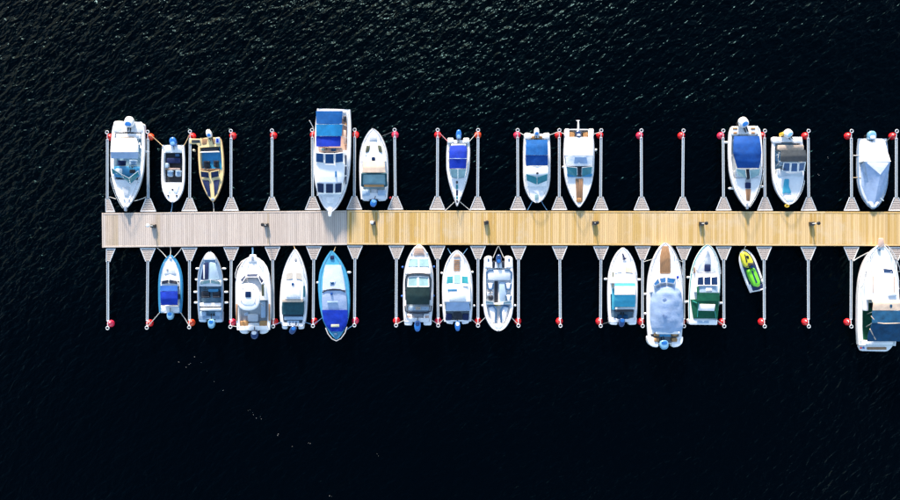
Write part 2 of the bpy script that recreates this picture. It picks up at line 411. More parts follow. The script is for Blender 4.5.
# ------------------------------------------------------------------ service posts on the dock
def make_post(head):
    root = empty('service_post', (0, 0, 0))
    bm = bmesh.new(); add_box(bm, (-.19, -.15, 0), (.19, .15, .32), .05); finish(bm, 'base_box', 'black', root, 0)
    bm = bmesh.new(); add_tube(bm, [(0, 0, .3), (0, 0, 1.25)], .045, 8); finish(bm, 'pole', 'galvanised', root)
    bm = bmesh.new()
    add_rings(bm, [[(r * math.cos(2 * math.pi * k / 12), r * math.sin(2 * math.pi * k / 12), z) for k in range(12)] for r, z in ((.06, 1.2), (.13, 1.24), (.15, 1.36), (.1, 1.44), (.03, 1.46))])
    finish(bm, 'lamp_head', head, root)
    bm = bmesh.new(); add_box(bm, (-.12, -.164, .08), (.12, -.148, .24)); finish(bm, 'socket_panel', 'rubber_grey', root, 0)
    return root
PL = ['slim dark service post near the left end of the grey dock', 'dark service post in the middle of the grey dock section', 'service post with a white top beside the start of the yellow planks', 'service post on yellow planks near the cobalt hooded runabout', 'service post beside the white covered cruiser with raised motor', 'service post below the long gap of empty upper berths', 'service post nearest the right end of the dock']
pk, pw_ = make_post('black'), make_post('cowl_white')
uk = set()
for i, (px, py, k) in enumerate([(154, 226, 1), (266.5, 225.2, 0), (373.5, 223, 1), (486.3, 222.8, 0), (594.3, 223.2, 0), (701, 223.8, 0), (811, 223.8, 0)]):
    src = pw_ if k else pk
    if k in uk: o = copy_tree(src)
    else: o = src; uk.add(k)
    p = at(px, py, DZ); o.location = (p.x, p.y, DZ + .004); o.rotation_euler = (0, 0, random.uniform(-.15, .15))
    tag(o, PL[i], 'service post', 'service posts on the dock')

# ------------------------------------------------------------------ boats
PROF = {
 'square': [(0, .88), (.15, .96), (.32, 1), (.52, .97), (.68, .84), (.8, .64), (.9, .40), (.96, .20), (1, .02)],
 'vee':   [(0, .74), (.025, .85), (.08, .93), (.16, .97), (.32, 1), (.52, .97), (.68, .84), (.8, .64), (.9, .40), (.96, .20), (1, .02)],
 'full':  [(0, .90), (.2, .98), (.45, 1), (.62, .96), (.76, .82), (.87, .60), (.95, .34), (.985, .16), (1, .03)],
 'sleek': [(0, .92), (.2, 1), (.4, .98), (.56, .84), (.7, .63), (.84, .36), (.94, .15), (1, .02)],
 'round': [(0, .93), (.3, 1), (.6, .99), (.76, .90), (.88, .68), (.95, .45), (.985, .25), (1, .04)],
 'double': [(0, .03), (.04, .26), (.12, .56), (.25, .84), (.42, .98), (.58, 1), (.74, .88), (.87, .58), (.95, .28), (1, .03)],
}
def pchip(tab, s):
    for i in range(len(tab) - 1):
        if s <= tab[i + 1][0] or i == len(tab) - 2:
            (x0, y0), (x1, y1) = tab[i], tab[i + 1]
            def sl_(j):
                if j <= 0 or j >= len(tab) - 1: return None
                a = (tab[j][1] - tab[j - 1][1]) / (tab[j][0] - tab[j - 1][0]); b = (tab[j + 1][1] - tab[j][1]) / (tab[j + 1][0] - tab[j][0])
                return 0 if a * b <= 0 else 2 * a * b / (a + b)
            h = x1 - x0; d = (y1 - y0) / h
            m0 = sl_(i); m1 = sl_(i + 1); m0 = d if m0 is None else m0; m1 = d if m1 is None else m1
            t = (s - x0) / h
            return y0 * (2*t**3 - 3*t*t + 1) + h * m0 * (t**3 - 2*t*t + t) + y1 * (-2*t**3 + 3*t*t) + h * m1 * (t**3 - t*t)

class Boat:
    def __init__(b, name, label, short, stern, bow, hb, prof='vee', zg=.8, hull='gelcoat', deck='deck_white', floor='floor_grey', cock=(), cat='motorboat', bowup=.22, rub='rubber_grey', inset=.1, gunw='', lip=.10):
        b.short = short; b.zg = zg
        s = at(*stern, zg); e = at(*bow, zg + bowup); s.z = e.z = 0
        d = e - s; b.L = d.length; ang = math.atan2(d.y, d.x) - math.pi / 2
        b.root = empty(name, (s.x, s.y, 0), ang); b.inv = Matrix.Rotation(-ang, 3, 'Z'); b.o = s
        tag(b.root, label, cat, 'boats moored at the dock')
        b.up = 1 if bow[1] < stern[1] else -1
        k = (H - zg) / H / S; b.hb = hb * k; b.tab = PROF[prof]
        b.bowup = bowup
        L = b.L
        def hw(s_): return b.hb * pchip(b.tab, s_)
        b.hw = hw
        def sheer(s_): return zg + bowup * s_ ** 2
        b.sheer = sheer
        ss = [i / 30 for i in range(28)] + [.93, .955, .975, .99, 1.0]
        bm = bmesh.new(); rings = []
        for q in sorted(ss):
            w = hw(q); z = sheer(q); y = q * L; rk = q ** 4
            ch = w * .80; lip_ = max(w - lip, w * .45)
            rings.append([bm.verts.new(v) for v in ((-lip_, y - .02 * rk, z + .004), (-w + .02, y, z), (-w, y, z - .05), (-w * .93, y - .25 * rk, z * .45), (-ch * .95, y - .5 * rk, .02), (0, y - .75 * rk, -.38 + .3 * rk),
                                               (ch * .95, y - .5 * rk, .02), (w * .93, y - .25 * rk, z * .45), (w, y, z - .05), (w - .02, y, z), (lip_, y - .02 * rk, z + .004))])
        for i in range(len(rings) - 1):
            for j in range(10): bm.faces.new((rings[i][j], rings[i][j + 1], rings[i + 1][j + 1], rings[i + 1][j]))
        bm.faces.new(rings[0][2:9])
        bm.faces.new((rings[0][0], rings[0][1], rings[0][2], rings[0][8], rings[0][9], rings[0][10]))
        h = b.hull = finish(bm, 'hull', hull, b.root, 40)
        # rub rail
        bm = bmesh.new()
        for sg in (-1, 1): add_tube(bm, [(sg * (hw(q) + .012), q * L, sheer(q) - .09) for q in [i / 24 for i in range(25)]], .03, 5)
        finish(bm, 'rub_rail', rub, h)
        # deck with cockpit wells
        cs = []
        for (y0, y1, ins, zf) in cock:
            a, c = sorted((b.s_of(y0), b.s_of(y1))); cs.append((a, c, ins, zf))
        st = set(round(x, 4) for x in ss if x < .992)
        for a, c, _, _ in cs: st |= {round(max(.002, a), 4), round(c, 4)}
        seq = []
        for q in sorted(st):
            ins_m = [c for c in cs if abs(q - max(.002, c[0])) < 2e-4 or abs(q - c[1]) < 2e-4]
            inside = [c for c in cs if c[0] + 2e-4 < q < c[1] - 2e-4]
            if ins_m:
                c = ins_m[0]
                if abs(q - max(.002, c[0])) < 2e-4: seq += [(q, None, c), (q, c, c)]
                else: seq += [(q, c, c), (q, None, c)]
            else: seq.append((q, inside[0] if inside else None, inside[0] if inside else None))
        bm = bmesh.new(); rows = []; floors = []
        for q, c, cc in seq:
            w = hw(q); z = sheer(q); y = q * L
            i0 = max(w - lip, w * .45); i1 = max(w - lip - .03, w * .38); zd = z - .03
            ins = (cc[2] if cc else inset)
            cw = max(min(i1 - .02, w - lip - ins), w * .3)
            if c:
                zf = c[3]
                row = [(-i0, y, z + .002), (-i1, y, zd), (-cw, y, zd + .01), (-cw + .03, y, zf), (0, y, zf), (cw - .03, y, zf), (cw, y, zd + .01), (i1, y, zd), (i0, y, z + .002)]
                floors.append((q, [(-cw + .03, y, zf + .006), (0, y, zf + .006), (cw - .03, y, zf + .006)], c))
            else:
                cr = .10 * min(1, w / b.hb)
                row = [(-i0, y, z + .002), (-i1, y, zd), (-cw, y, zd + .01), (-cw + .03, y, zd + .015), (0, y, zd + cr), (cw - .03, y, zd + .015), (cw, y, zd + .01), (i1, y, zd), (i0, y, z + .002)]
            rows.append([bm.verts.new(v) for v in row])
        for i in range(len(rows) - 1):
            for j in range(8): bm.faces.new((rows[i][j], rows[i][j + 1], rows[i + 1][j + 1], rows[i + 1][j]))
        finish(bm, 'deck', deck, b.root, 40)
        for c in cs:
            fl = [f for f in floors if f[2] == c]
            if len(fl) < 2: continue
            bm = bmesh.new(); rr = [[bm.verts.new(v) for v in f[1]] for f in fl]
            for i in range(len(rr) - 1):
                for j in range(2): bm.faces.new((rr[i][j], rr[i][j + 1], rr[i + 1][j + 1], rr[i + 1][j]))
            finish(bm, 'cockpit_floor', floor, b.root, 0)
        # cleats
        for q, f in ((.04 if prof != 'double' else .15, .9), (.86, .82)):
            for sg in (-1, 1):
                bm = bmesh.new(); x = sg * (hw(q) * f - .02); z = sheer(q) + .05; y = q * L
                add_tube(bm, [(x, y - .11, z), (x, y + .11, z)], .018, 5); add_tube(bm, [(x, y, z - .08), (x, y, z)], .02, 5)
                finish(bm, 'cleat', 'steel', b.root)
    def s_of(b, py):
        # fraction of length at a pixel row (on the gunwale plane)
        w = at(0, py, b.zg); lo = b.inv @ (Vector((b.o.x, w.y, 0)) - b.o)
        return max(0, min(1, lo.y / b.L))
    def P(b, px, py, z):
        w = at(px, py, z); v = b.inv @ (w - b.o); v.z = z; return v
    def pad(b, name, pts, z0, z1, m, bev=.03, r=1.2, parent=None, tilt=0.0):
        """solid with a rounded outline (pixels, seen at its top z1), from z0 up to z1"""
        pp = round_poly([Vector((p[0], p[1])) for p in pts], r) if r else [Vector(p) for p in pts]
        q = [b.P(p.x, p.y, z1) for p in pp]
        c = sum(q, Vector()) / len(q)
        ly = max(abs(v.y - c.y) for v in q) or 1
        def tz(v): return tilt * (v.y - c.y) / ly
        def ring(z, ins):
            out = []
            for v in q:
                d = Vector((v.x - c.x, v.y - c.y, 0)); l = d.length
                k = max(.2, 1 - ins / max(l, .05)); out.append((c.x + d.x * k, c.y + d.y * k, z + (tz(v) if z > z0 else 0)))
            return out
        bm = bmesh.new()
        add_rings(bm, [ring(z0, 0), ring(z1 - bev, 0), ring(z1 - bev * .3, bev * .35), ring(z1, bev)])
        return finish(bm, name, m, parent or b.root, 40)
    def rect(b, name, x0, y0, x1, y1, z0, z1, m, bev=.03, r=1.2, parent=None, tilt=0.0):
        return b.pad(name, [(x0, y0), (x1, y0), (x1, y1), (x0, y1)], z0, z1, m, bev, r, parent, tilt)
    def cover(b, name, rows, m, p=2.4, th=.03, wr=0.0, z0=None, flare=.04, ncol=14, sub=5, parent=None, smooth=50):
        """crowned sheet through rows (py, x_left, x_right, z_edge, z_centre); with z0 it gets walls down to z0, else a thickness"""
        rr = []
        for i in range(len(rows) - 1):
            a, c = rows[i], rows[i + 1]
            for k in range(sub):
                t = k / sub; rr.append([u + (v - u) * t for u, v in zip(a, c)])
        rr.append(list(rows[-1]))
        bm = bmesh.new(); g = []; sd = random.uniform(0, 99)
        for y, xl, xr, ze, zc in rr:
            line = []
            for j in range(ncol + 1):
                u = math.sin((j / ncol - .5) * math.pi) * .55 + (j / ncol - .5) * 2 * .45
                z = ze + (zc - ze) * (1 - abs(u) ** p)
                v = b.P(xl + (xr - xl) * (u + 1) / 2, y, z)
                if wr:      # creases and sag
                    v.z += 1.7 * wr * (noise.noise(Vector((v.x * 2.2 + sd, v.y * 2.2, sd))) + .6 * noise.noise(Vector((v.x * 7 + sd, v.y * 3, sd))))
                line.append(bm.verts.new(v))
            g.append(line)
        for i in range(len(g) - 1):
            for j in range(ncol): bm.faces.new((g[i][j], g[i][j + 1], g[i + 1][j + 1], g[i + 1][j]))
        loop = [g[0][j] for j in range(ncol + 1)] + [g[i][ncol] for i in range(1, len(g))] + [g[-1][j] for j in range(ncol - 1, -1, -1)] + [g[i][0] for i in range(len(g) - 2, 0, -1)]
        c = sum((v.co for v in loop), Vector()) / len(loop)
        if z0 is not None:
            lo = [bm.verts.new((c.x + (v.co.x - c.x) * (1 + flare), c.y + (v.co.y - c.y) * (1 + flare), z0)) for v in loop]
            n = len(loop)
            for i in range(n): bm.faces.new((loop[i], loop[(i + 1) % n], lo[(i + 1) % n], lo[i]))
        else:
            g2 = [[bm.verts.new(v.co - Vector((0, 0, th))) for v in line] for line in g]
            for i in range(len(g) - 1):
                for j in range(ncol): bm.faces.new((g2[i][j], g2[i + 1][j], g2[i + 1][j + 1], g2[i][j + 1]))
            lo = [g2[0][j] for j in range(ncol + 1)] + [g2[i][ncol] for i in range(1, len(g))] + [g2[-1][j] for j in range(ncol - 1, -1, -1)] + [g2[i][0] for i in range(len(g) - 2, 0, -1)]
            n = len(loop)
            for i in range(n): bm.faces.new((loop[i], loop[(i + 1) % n], lo[(i + 1) % n], lo[i]))
        return finish(bm, name, m, parent or b.root, smooth)
    def pane(b, name, pts, m, parent=None, th=.02):
        q = [b.P(*p) for p in pts]; n = (q[1] - q[0]).cross(q[2] - q[0]).normalized()
        if n.z < 0: n = -n
        bm = bmesh.new(); add_rings(bm, [[v - n * th for v in q], q])
        return finish(bm, name, m, parent or b.root, 0)
    def tube(b, name, pts, r=.022, m='steel', parent=None, seg=6, cyclic=False):
        bm = bmesh.new(); add_tube(bm, [b.P(*p) for p in pts], r, seg, cyclic)
        return finish(bm, name, m, parent or b.root)
    def windshield(b, panes, m, frame='steel', fr=.025, name='windshield'):
        """frame part with its panes; panes are four (px, py, z) corners"""
        bm = bmesh.new()
        for q in panes:
            v = [b.P(*p) for p in q]
            for i in range(4): add_tube(bm, [v[i], v[(i + 1) % 4]], fr, 5)
        f = finish(bm, name, frame, b.root)
        for q in panes: b.pane('pane', q, m, f)
        return f
    def poles(b, name, segs, r=.018, m='steel'):
        if name.endswith('s'):      # posts one can pick apart: each its own part
            for pts in segs: b.tube(name[:-1], pts, r, m)
            return
        bm = bmesh.new()
        for pts in segs: add_tube(bm, [b.P(*p) for p in pts], r, 5)
        return finish(bm, name, m, b.root)
    def rail(b, s0=.55, h=.42, ins=.07, m='steel', r=.02):
        bm = bmesh.new(); pts = []
        qs = [s0 + (1 - s0) * i / 10 for i in range(11)]
        def pt(q, sg, dz): return Vector((sg * max(b.hw(q) - ins, .04), q * b.L - (.05 if q > .98 else 0), b.sheer(q) + dz))
        for q in qs: pts.append(pt(q, -1, h if q > s0 else .02))
        for q in reversed(qs): pts.append(pt(q, 1, h if q > s0 else .02))
        add_tube(bm, pts, r, 5)
        for q in (qs[2], qs[4], qs[6], qs[8]):
            for sg in (-1, 1): add_tube(bm, [pt(q, sg, 0), pt(q, sg, h)], r * .8, 5)
        return finish(bm, 'bow_rail', m, b.root)
    def motor(b, x, y, w, l, cowl='cowl_blue', cap='cowl_white', zt=1.25, raised=False, turn=0.0, mount=None):
        """outboard: cowl centred at pixel (x, y), w by l pixels, front towards the boat"""
        c = b.P(x, y, zt); k = 1 / S
        hw_, hl = w * k / 2, l * k / 2
        Rm = Matrix.Rotation(turn, 3, 'Z')
        def ring(z, fx, fy, dy=0):
            out = []
            for i in range(16):
                a = 2 * math.pi * i / 16; ca, sa = math.cos(a), math.sin(a)
                v = Vector((math.copysign(abs(ca) ** .7, ca) * hw_ * fx * (1 - .18 * max(0, -sa)), math.copysign(abs(sa) ** .75, sa) * hl * fy + dy, 0))
                v = Rm @ v; out.append((c.x + v.x, c.y + v.y, z))
            return out
        bm = bmesh.new()
        add_rings(bm, [ring(zt - .52, .72, .72), ring(zt - .42, .92, .92), ring(zt - .2, 1, 1), ring(zt - .08, .95, .95), ring(zt - .02, .8, .8), ring(zt, .5, .5)])
        o = finish(bm, 'outboard_motor', cowl, b.root, 60)
        bm = bmesh.new(); add_rings(bm, [ring(zt - .07, .70, .42, hl * .42), ring(zt + .012, .62, .36, hl * .42), ring(zt + .02, .4, .25, hl * .42)], True, True)
        finish(bm, 'cowl_cap', cap, o, 60)
        f = Rm @ Vector((0, 1, 0))
        bm = bmesh.new()
        if raised:
            add_tube(bm, [c - f * hl * .5 - Vector((0, 0, .3)), c - f * (hl + .45) - Vector((0, 0, .25)), c - f * (hl + .85) - Vector((0, 0, .32))], [.11, .075, .06], 8)
            p = c - f * (hl + .85) - Vector((0, 0, .32))
            for a in (0, 2.1, 4.2):
                d = Vector((math.cos(a), 0, math.sin(a))) * .17; add_tube(bm, [p, p + d], [.05, .03], 5)
        else:
            add_rings(bm, [[(v[0], v[1], v[2]) for v in ring(zt - .53, .45, .5)], ring(-.5, .28, .42)])
        finish(bm, 'leg', cap if raised else 'black', o, 50)
        bm = bmesh.new()
        p = c + f * hl * .6 - Vector((0, 0, .35)); e = c + f * (hl + .42) - Vector((0, 0, .5))
        for sg in (-.1, .1):
            off = Rm @ Vector((sg, 0, 0)); add_tube(bm, [p + off, e + off], .05, 6)
        add_tube(bm, [c + f * hl * .7 - Vector((0, 0, .2)), c + f * (hl + .3) - Vector((0, 0, .15))], .03, 6)
        finish(bm, 'bracket', 'black', o, 50)
        return o
    def wheel(b, x, y, z, r=.19, m='black'):
        c = b.P(x, y, z); bm = bmesh.new()
        add_tube(bm, [(c.x + r * math.cos(a), c.y + r * math.sin(a) * .7, z + r * math.sin(a) * .7) for a in [2 * math.pi * k / 14 for k in range(14)]], .02, 5, True)
        for a in (.5, 2.6, 4.7): add_tube(bm, [(c.x, c.y, z), (c.x + r * math.cos(a), c.y + r * math.sin(a) * .7, z + r * math.sin(a) * .7)], .014, 4)
        add_tube(bm, [(c.x, c.y, z), (c.x, c.y + .16, z - .12)], .025, 5)
        return finish(bm, 'steering_wheel', m, b.root)
    def seat(b, x, y, w, l, z, m='vinyl_white', back=1):
        """helm seat: cushion and backrest (back is on the stern side)"""
        o = b.rect('seat', x - w / 2, y - l / 2, x + w / 2, y + l / 2, z - .3, z, m, .05, 1.5)
        yb = y + (l / 2 - .6) * b.up * back
        b.rect('backrest', x - w / 2, yb - .8, x + w / 2, yb + .8, z - .05, z + .32, m, .05, .6, o)
        return o
    def rope(b, p, q, what, m='rope_pale', sag=.12, r=.026):
        A, B_ = at(*p), (q if isinstance(q, Vector) else at(*q))
        bm = bmesh.new(); n = 8
        add_tube(bm, [A.lerp(B_, i / n) - Vector((0, 0, sag * 4 * (i / n) * (1 - i / n))) for i in range(n + 1)], r, 5)
        o = finish(bm, 'mooring_line', m, None)
        tag(o, '%s mooring line at the %s of the %s' % (m.split('_')[1], what, b.short), 'rope', 'mooring lines')
        return o
    def fender(b, x, y, where, m='fender_white', l=.5, r=.1, lie=False, z=.55):
        """hanging on the hull side; x, y is where it shows in the photo"""
        c = at(x, y, z); bm = bmesh.new()
        prof = [(.03, -.5), (.6, -.46), (.95, -.36), (1, 0), (.95, .36), (.6, .46), (.25, .5), (.25, .6)]
        rings = []
        for rr, h in prof:
            ring = []
            for k in range(10):
                a = 2 * math.pi * k / 10; u, v = rr * r * math.cos(a), rr * r * math.sin(a)
                ring.append((c.x + h * l, c.y + u, c.z + v) if lie else (c.x + u, c.y + v, c.z + h * l))
            rings.append(ring)
        add_rings(bm, rings)
        o = finish(bm, 'fender', m, None, 50)
        tag(o, '%s fender at the %s of the %s' % (m.split('_')[1], where, b.short), 'fender', 'boat fenders')
        return o
# ---- upper row, from the left (bows towards the dock unless said)
def t1():
    b = Boat('motorboat', 'white hooded motorboat with blue dashboard, nearest the left end of the upper row', 'hooded boat at upper left end', (128.3, 121.5), (125.2, 209), 17, 'vee', .85, cock=[(132, 180, .16, .35)], floor='floor_blue')
    b.pad('swim_platform', [(113.5, 121), (124, 121), (124, 132), (113.5, 132)], .3, .88, 'deck_white', .04, 2.5)
    b.pad('swim_platform', [(133, 122.5), (143, 123), (143.5, 132), (133, 132)], .3, .88, 'deck_white', .04, 2.5)
    b.rect('motor_well', 124.2, 121.5, 132.8, 132.5, .5, .875, 'vinyl_dark', .01, 1)
    b.motor(128.3, 121.5, 9.5, 11, 'cowl_white', 'cowl_blue', 1.35, turn=-.15)
    b.rect('stern_bench', 116, 133.5, 140, 138.5, .4, .98, 'vinyl_white', .05)
    b.rect('bench_cushion', 121, 136.6, 134, 138.6, .9, 1.04, 'canvas_beige', .03, .8)
    b.cover('canvas_hood', [(138, 112.5, 136, 1.75, 1.95), (144, 111, 138.5, 1.85, 2.1), (152, 110.5, 138.5, 1.85, 2.1)], 'canvas_white', 3, wr=.02)
    b.cover('hood_front', [(152, 110.7, 138.3, 1.8, 2.05), (158.5, 111, 138, 1.45, 1.62)], 'canvas_pale', 3, wr=.015)
    b.poles('hood_frame', [[(112, 140, 1.75), (113.5, 146, .85)], [(138, 140, 1.75), (140.5, 146, .85)], [(111.5, 152, 1.85), (113.5, 158, .85)], [(138, 152, 1.85), (140.5, 158, .85)], [(139.5, 143, .95), (141, 148, 1.25), (141, 154, .95)]])
    b.rect('dashboard', 113.5, 166, 139, 177, .5, 1.12, 'hull_sky', .06, 3)
    b.rect('instrument_panel', 129.5, 169.5, 135, 173, 1.1, 1.2, 'black', .02, .8)
    b.seat(121, 163, 7, 5, .95, 'canvas_navy'); b.seat(132.5, 162.5, 7, 5, .95, 'vinyl_pale')
    b.rect('chart_table', 115.5, 168.5, 122, 174, 1.1, 1.17, 'vinyl_white', .02, 1)
    b.wheel(131.5, 166.5, 1.2)
    b.windshield([[(111.6, 168, 1.45), (121, 174, 1.5), (124, 178.5, 1.02), (112.5, 173.5, .98)], [(121, 174, 1.5), (129, 178, 1.5), (130.5, 184, 1.02), (124, 178.5, 1.02)], [(129, 178, 1.5), (138, 171, 1.5), (139.3, 175.5, 1.02), (130.5, 184, 1.02)]], 'glass_teal')
    b.pad('deck_hatch', [(122, 187), (130, 187), (128, 196), (124, 196)], .9, 1.1, 'deck_grey', .03, 1.5)
    for x in (124, 129): b.rect('deck_fitting', x - .8, 199, x + .8, 200.2, 1.0, 1.12, 'steel', .02, .4)
    b.rect('anchor_roller', 124, 206, 126.5, 211, .95, 1.15, 'steel', .02, .6)
    b.rail(.62)
    b.rope((116, 199, 1.0), (109, 197, .75), 'left bow'); b.rope((134.5, 201, 1.0), (146, 197, .75), 'right bow')
    b.fender(146, 151.5, 'right side', lie=True)
def t2():
    b = Boat('motorboat', 'small white open boat with round bow and black cockpit, second in the upper row', 'black cockpit boat', (173, 145), (172.4, 202.3), 11.6, 'round', .7, cock=[(152.5, 182.5, .07, .3)], floor='floor_dark', bowup=.12)
    b.rect('rear_bench', 166.5, 158, 180, 163, .32, .62, 'canvas_navy', .05, 1)
    b.rect('stern_locker', 165, 146.5, 181.5, 152, .5, .76, 'deck_white', .04, 1.5)
    b.seat(169.7, 173.5, 5, 6, .62, 'vinyl_pale'); b.seat(177.7, 173.5, 5, 6, .62, 'vinyl_pale')
    b.rect('thwart', 167, 168, 179.5, 170, .5, .68, 'teak_pink', .02, .6)
    b.rect('side_console', 165, 163, 168, 168, .4, .8, 'vinyl_pale', .04, 1); b.wheel(167.8, 168.5, .85, .16)
    b.rect('fuel_tank', 175, 153.4, 179, 156.6, .32, .55, 'vinyl_blue', .04, 1)
    b.pad('bow_hatch', [(166, 184.5), (179.5, 184.5), (177, 193.5), (168.5, 193.5)], .7, .82, 'deck_white', .02, 1.5)
    for x, y in ((168, 195.6), (176.5, 195.6), (172.4, 189.5)): b.rect('deck_vent', x - .9, y - .9, x + .9, y + .9, .72, .86, 'vinyl_dark', .02, .8)
    b.motor(172.2, 141.3, 6.8, 9, 'cowl_blue', 'cowl_pale', 1.05, turn=.15)
    b.rope((172.2, 201.5, .85), (170.8, 212.5, .76), 'bow', 'rope_blue'); b.rope((162.8, 146, .8), TIP[-1, 1], 'left stern corner', 'rope_tan'); b.rope((183.6, 146, .8), TIP[-1, 2], 'right stern corner', 'rope_tan')
def t3():
    b = Boat('motorboat', 'cream wooden motorboat with navy foredeck panels and bright blue cockpit floor', 'cream wooden motorboat', (209.6, 137.5), (212.8, 201.8), 12.6, 'vee', .72, 'hull_cream', 'hull_cream', 'cyan_floor', cock=[(147, 170.5, .06, .3)], rub='teak', bowup=.15)
    b.rect('stern_deck', 202, 138.4, 215, 144.5, .6, .76, 'teak', .03, 1); b.rect('stern_locker', 215.3, 137.4, 219.6, 143.5, .6, .84, 'vinyl_pale', .03, .8)
    b.rect('locker_sticker', 216.2, 138.5, 218.6, 142.5, .82, .85, 'canvas_royal', .01, .3)
    sp = b.pad('boarding_platform', [(189.5, 138.5), (202, 138.8), (202, 145.5), (197, 145.5), (197, 143.8), (189.5, 143.8)], .5, .72, 'hull_cream', .03, .8)
    b.rect('grating', 191.5, 139.8, 200, 142.8, .68, .735, 'canvas_grey', .01, .4, sp)
    b.rect('rear_seat', 201.5, 147.5, 218, 150.8, .35, .62, 'vinyl_dark', .04, .8)
    b.tube('roll_bar', [(200.5, 152.3, .75), (201, 152.2, 1.2), (218.5, 151.6, 1.2), (219, 151.8, .75)], .05, 'fender_white')
    b.seat(206.2, 164.3, 6, 6.6, .7, 'vinyl_dark'); b.seat(215.6, 163.8, 4.6, 6.4, .7, 'vinyl_dark')
    b.wheel(206, 169, .95, .18)
    b.rect('dashboard', 200.5, 168.6, 219.5, 171.2, .5, .84, 'teak', .03, .8)
    b.windshield([[(200.6, 171, 1.12), (208.6, 172, 1.12), (209.4, 178.3, .82), (201, 177, .82)], [(210.6, 172, 1.12), (218.6, 170.3, 1.12), (219, 176.5, .82), (211.3, 178.3, .82)]], 'canvas_navy', 'hull_cream', .03)
    b.pad('deck_panel', [(202, 180), (209, 180.4), (210.6, 196.5), (208, 196)], .76, .885, 'canvas_navy', .02, 1)
    b.pad('deck_panel', [(213.4, 180.4), (219.4, 179.4), (217, 192), (214.5, 196.5)], .76, .885, 'canvas_navy', .02, 1)
    b.rect('stem_fitting', 211, 198, 214, 200.5, .8, .93, 'steel', .02, .6)
    b.motor(208.2, 133.2, 5.4, 8.4, 'cowl_white', 'cowl_blue', 1.15, turn=.2)
    b.fender(194.3, 150.5, 'left stern quarter', 'fender_cream'); b.rope((212.6, 201, .85), (213.8, 212, .76), 'bow', 'rope_pale')
def t4():
    b = Boat('cabin_cruiser', 'large white cabin cruiser under a three-tone blue canopy, biggest boat in the upper row', 'three-tone canopy cruiser', (333.6, 109), (330.2, 212.5), 18.2, 'full', 1.15, cock=[(112, 150, .2, .55)], floor='teak_pink', cat='cabin cruiser', bowup=.3)
    for y0, y1, m, n in ((111, 124, 'canvas_mid', 2.55), (124.3, 136, 'canvas_sky', 2.65), (136.3, 146.5, 'canvas_royal', 2.55)):
        z = n
        b.cover('canopy_panel', [(y0, 316, 342.6 if y0 < 130 else 341, z - .15, z), (y1, 316.3, 341.6 if y0 < 130 else 340.5, z - .15, z)], m, 3, wr=.018)
    b.poles('canopy_frame', [[(316.5, 112, 2.4), (318, 114, 1.15)], [(342, 112, 2.4), (347, 114, 1.15)], [(316.5, 124, 2.4), (318, 126, 1.15)], [(341.8, 124, 2.4), (347, 126, 1.15)], [(316.5, 136, 2.4), (318, 138, 1.15)], [(341, 136, 2.4), (347, 138, 1.15)], [(316.3, 124.1, 2.44), (341.8, 124.1, 2.44)], [(316.3, 136.1, 2.44), (340.8, 136.1, 2.44)]], .022)
    b.rect('stern_bench', 319, 112.5, 347, 118, .6, 1.05, 'vinyl_white', .05)
    b.rect('gear_bag', 343.3, 115.5, 346.3, 121.5, 1.1, 1.32, 'vinyl_dark', .06, 1.2); b.rect('coiled_hose', 344.2, 123, 347, 126, 1.1, 1.24, 'vinyl_brown', .06, 1.4)
    b.rect('side_seat', 343.3, 130, 346.3, 144, .6, 1.1, 'teak_pink', .05, 1)
    b.rect('helm_console', 318, 147.5, 342, 152, .7, 1.75, 'teak_pink', .06, 1.5)
    b.rect('helm_instrument', 331, 148.6, 336, 151, 1.74, 1.86, 'glass_blue', .03, .8); b.rect('helm_instrument', 321, 148.4, 325, 150.6, 1.74, 1.84, 'glass_pale', .03, .8); b.wheel(326.5, 148, 1.85, .2)
    cab = b.cover('cabin', [(153, 315.5, 343.8, 2.0, 2.1), (163.5, 315.2, 344.6, 2.05, 2.2), (176, 315.5, 344, 2.0, 2.15), (183, 316.2, 343, 1.92, 2.05), (193.5, 317.5, 341, 1.48, 1.58)], 'gelcoat', 5, z0=1.1, flare=.10)
    b.windshield([[(316, 152.6, 2.55), (323.8, 153.4, 2.6), (323.8, 163, 2.2), (316, 162, 2.16)], [(325, 153.5, 2.6), (334, 153.5, 2.6), (334, 163.8, 2.26), (325, 163.6, 2.26)], [(335.2, 153.4, 2.6), (343.2, 152.6, 2.55), (343.2, 162, 2.16), (335.2, 163, 2.24)]], 'glass_blue', 'fender_white', .04)
    for x0, x1, y in ((317.2, 323.6, .8), (326, 333, 0), (335.2, 341.8, .8)):
        b.pane('front_window', [(x0, 184 - (y if x0 < 320 else 0), 2.08), (x1, 184 - (y if x0 > 330 else 0), 2.08), (x1 - (.5 if x0 > 330 else 0), 193 - (y if x0 > 330 else 0), 1.67), (x0 + (.7 if x0 < 320 else 0), 193 - (y if x0 < 320 else 0), 1.67)], 'glass_dark')
    for y0, y1 in ((155, 165), (166.5, 175), (176.5, 184)):
        b.pane('side_window', [(345.6, y0, 1.86), (345.4, y1, 1.86), (346.7, y1, 1.5), (346.9, y0, 1.5)], 'glass_dark', None, .03)
    b.rect('roof_light', 335, 171, 336.4, 177, 2.1, 2.24, 'canvas_sky', .02, .5)
    b.pad('deck_hatch', [(326, 197), (334, 197), (333, 203), (327, 203)], 1.3, 1.52, 'deck_white', .03, 1.5)
    b.pad('bow_pulpit', [(327.5, 208), (332.5, 208), (331, 216.5), (328.4, 216.5)], 1.3, 1.46, 'gelcoat', .03, .8)
    b.rail(.55, .5)
    b.tube('flag_pole', [(313.5, 128, 1.2), (309.5, 120.5, 1.7)], .03, 'fender_white')
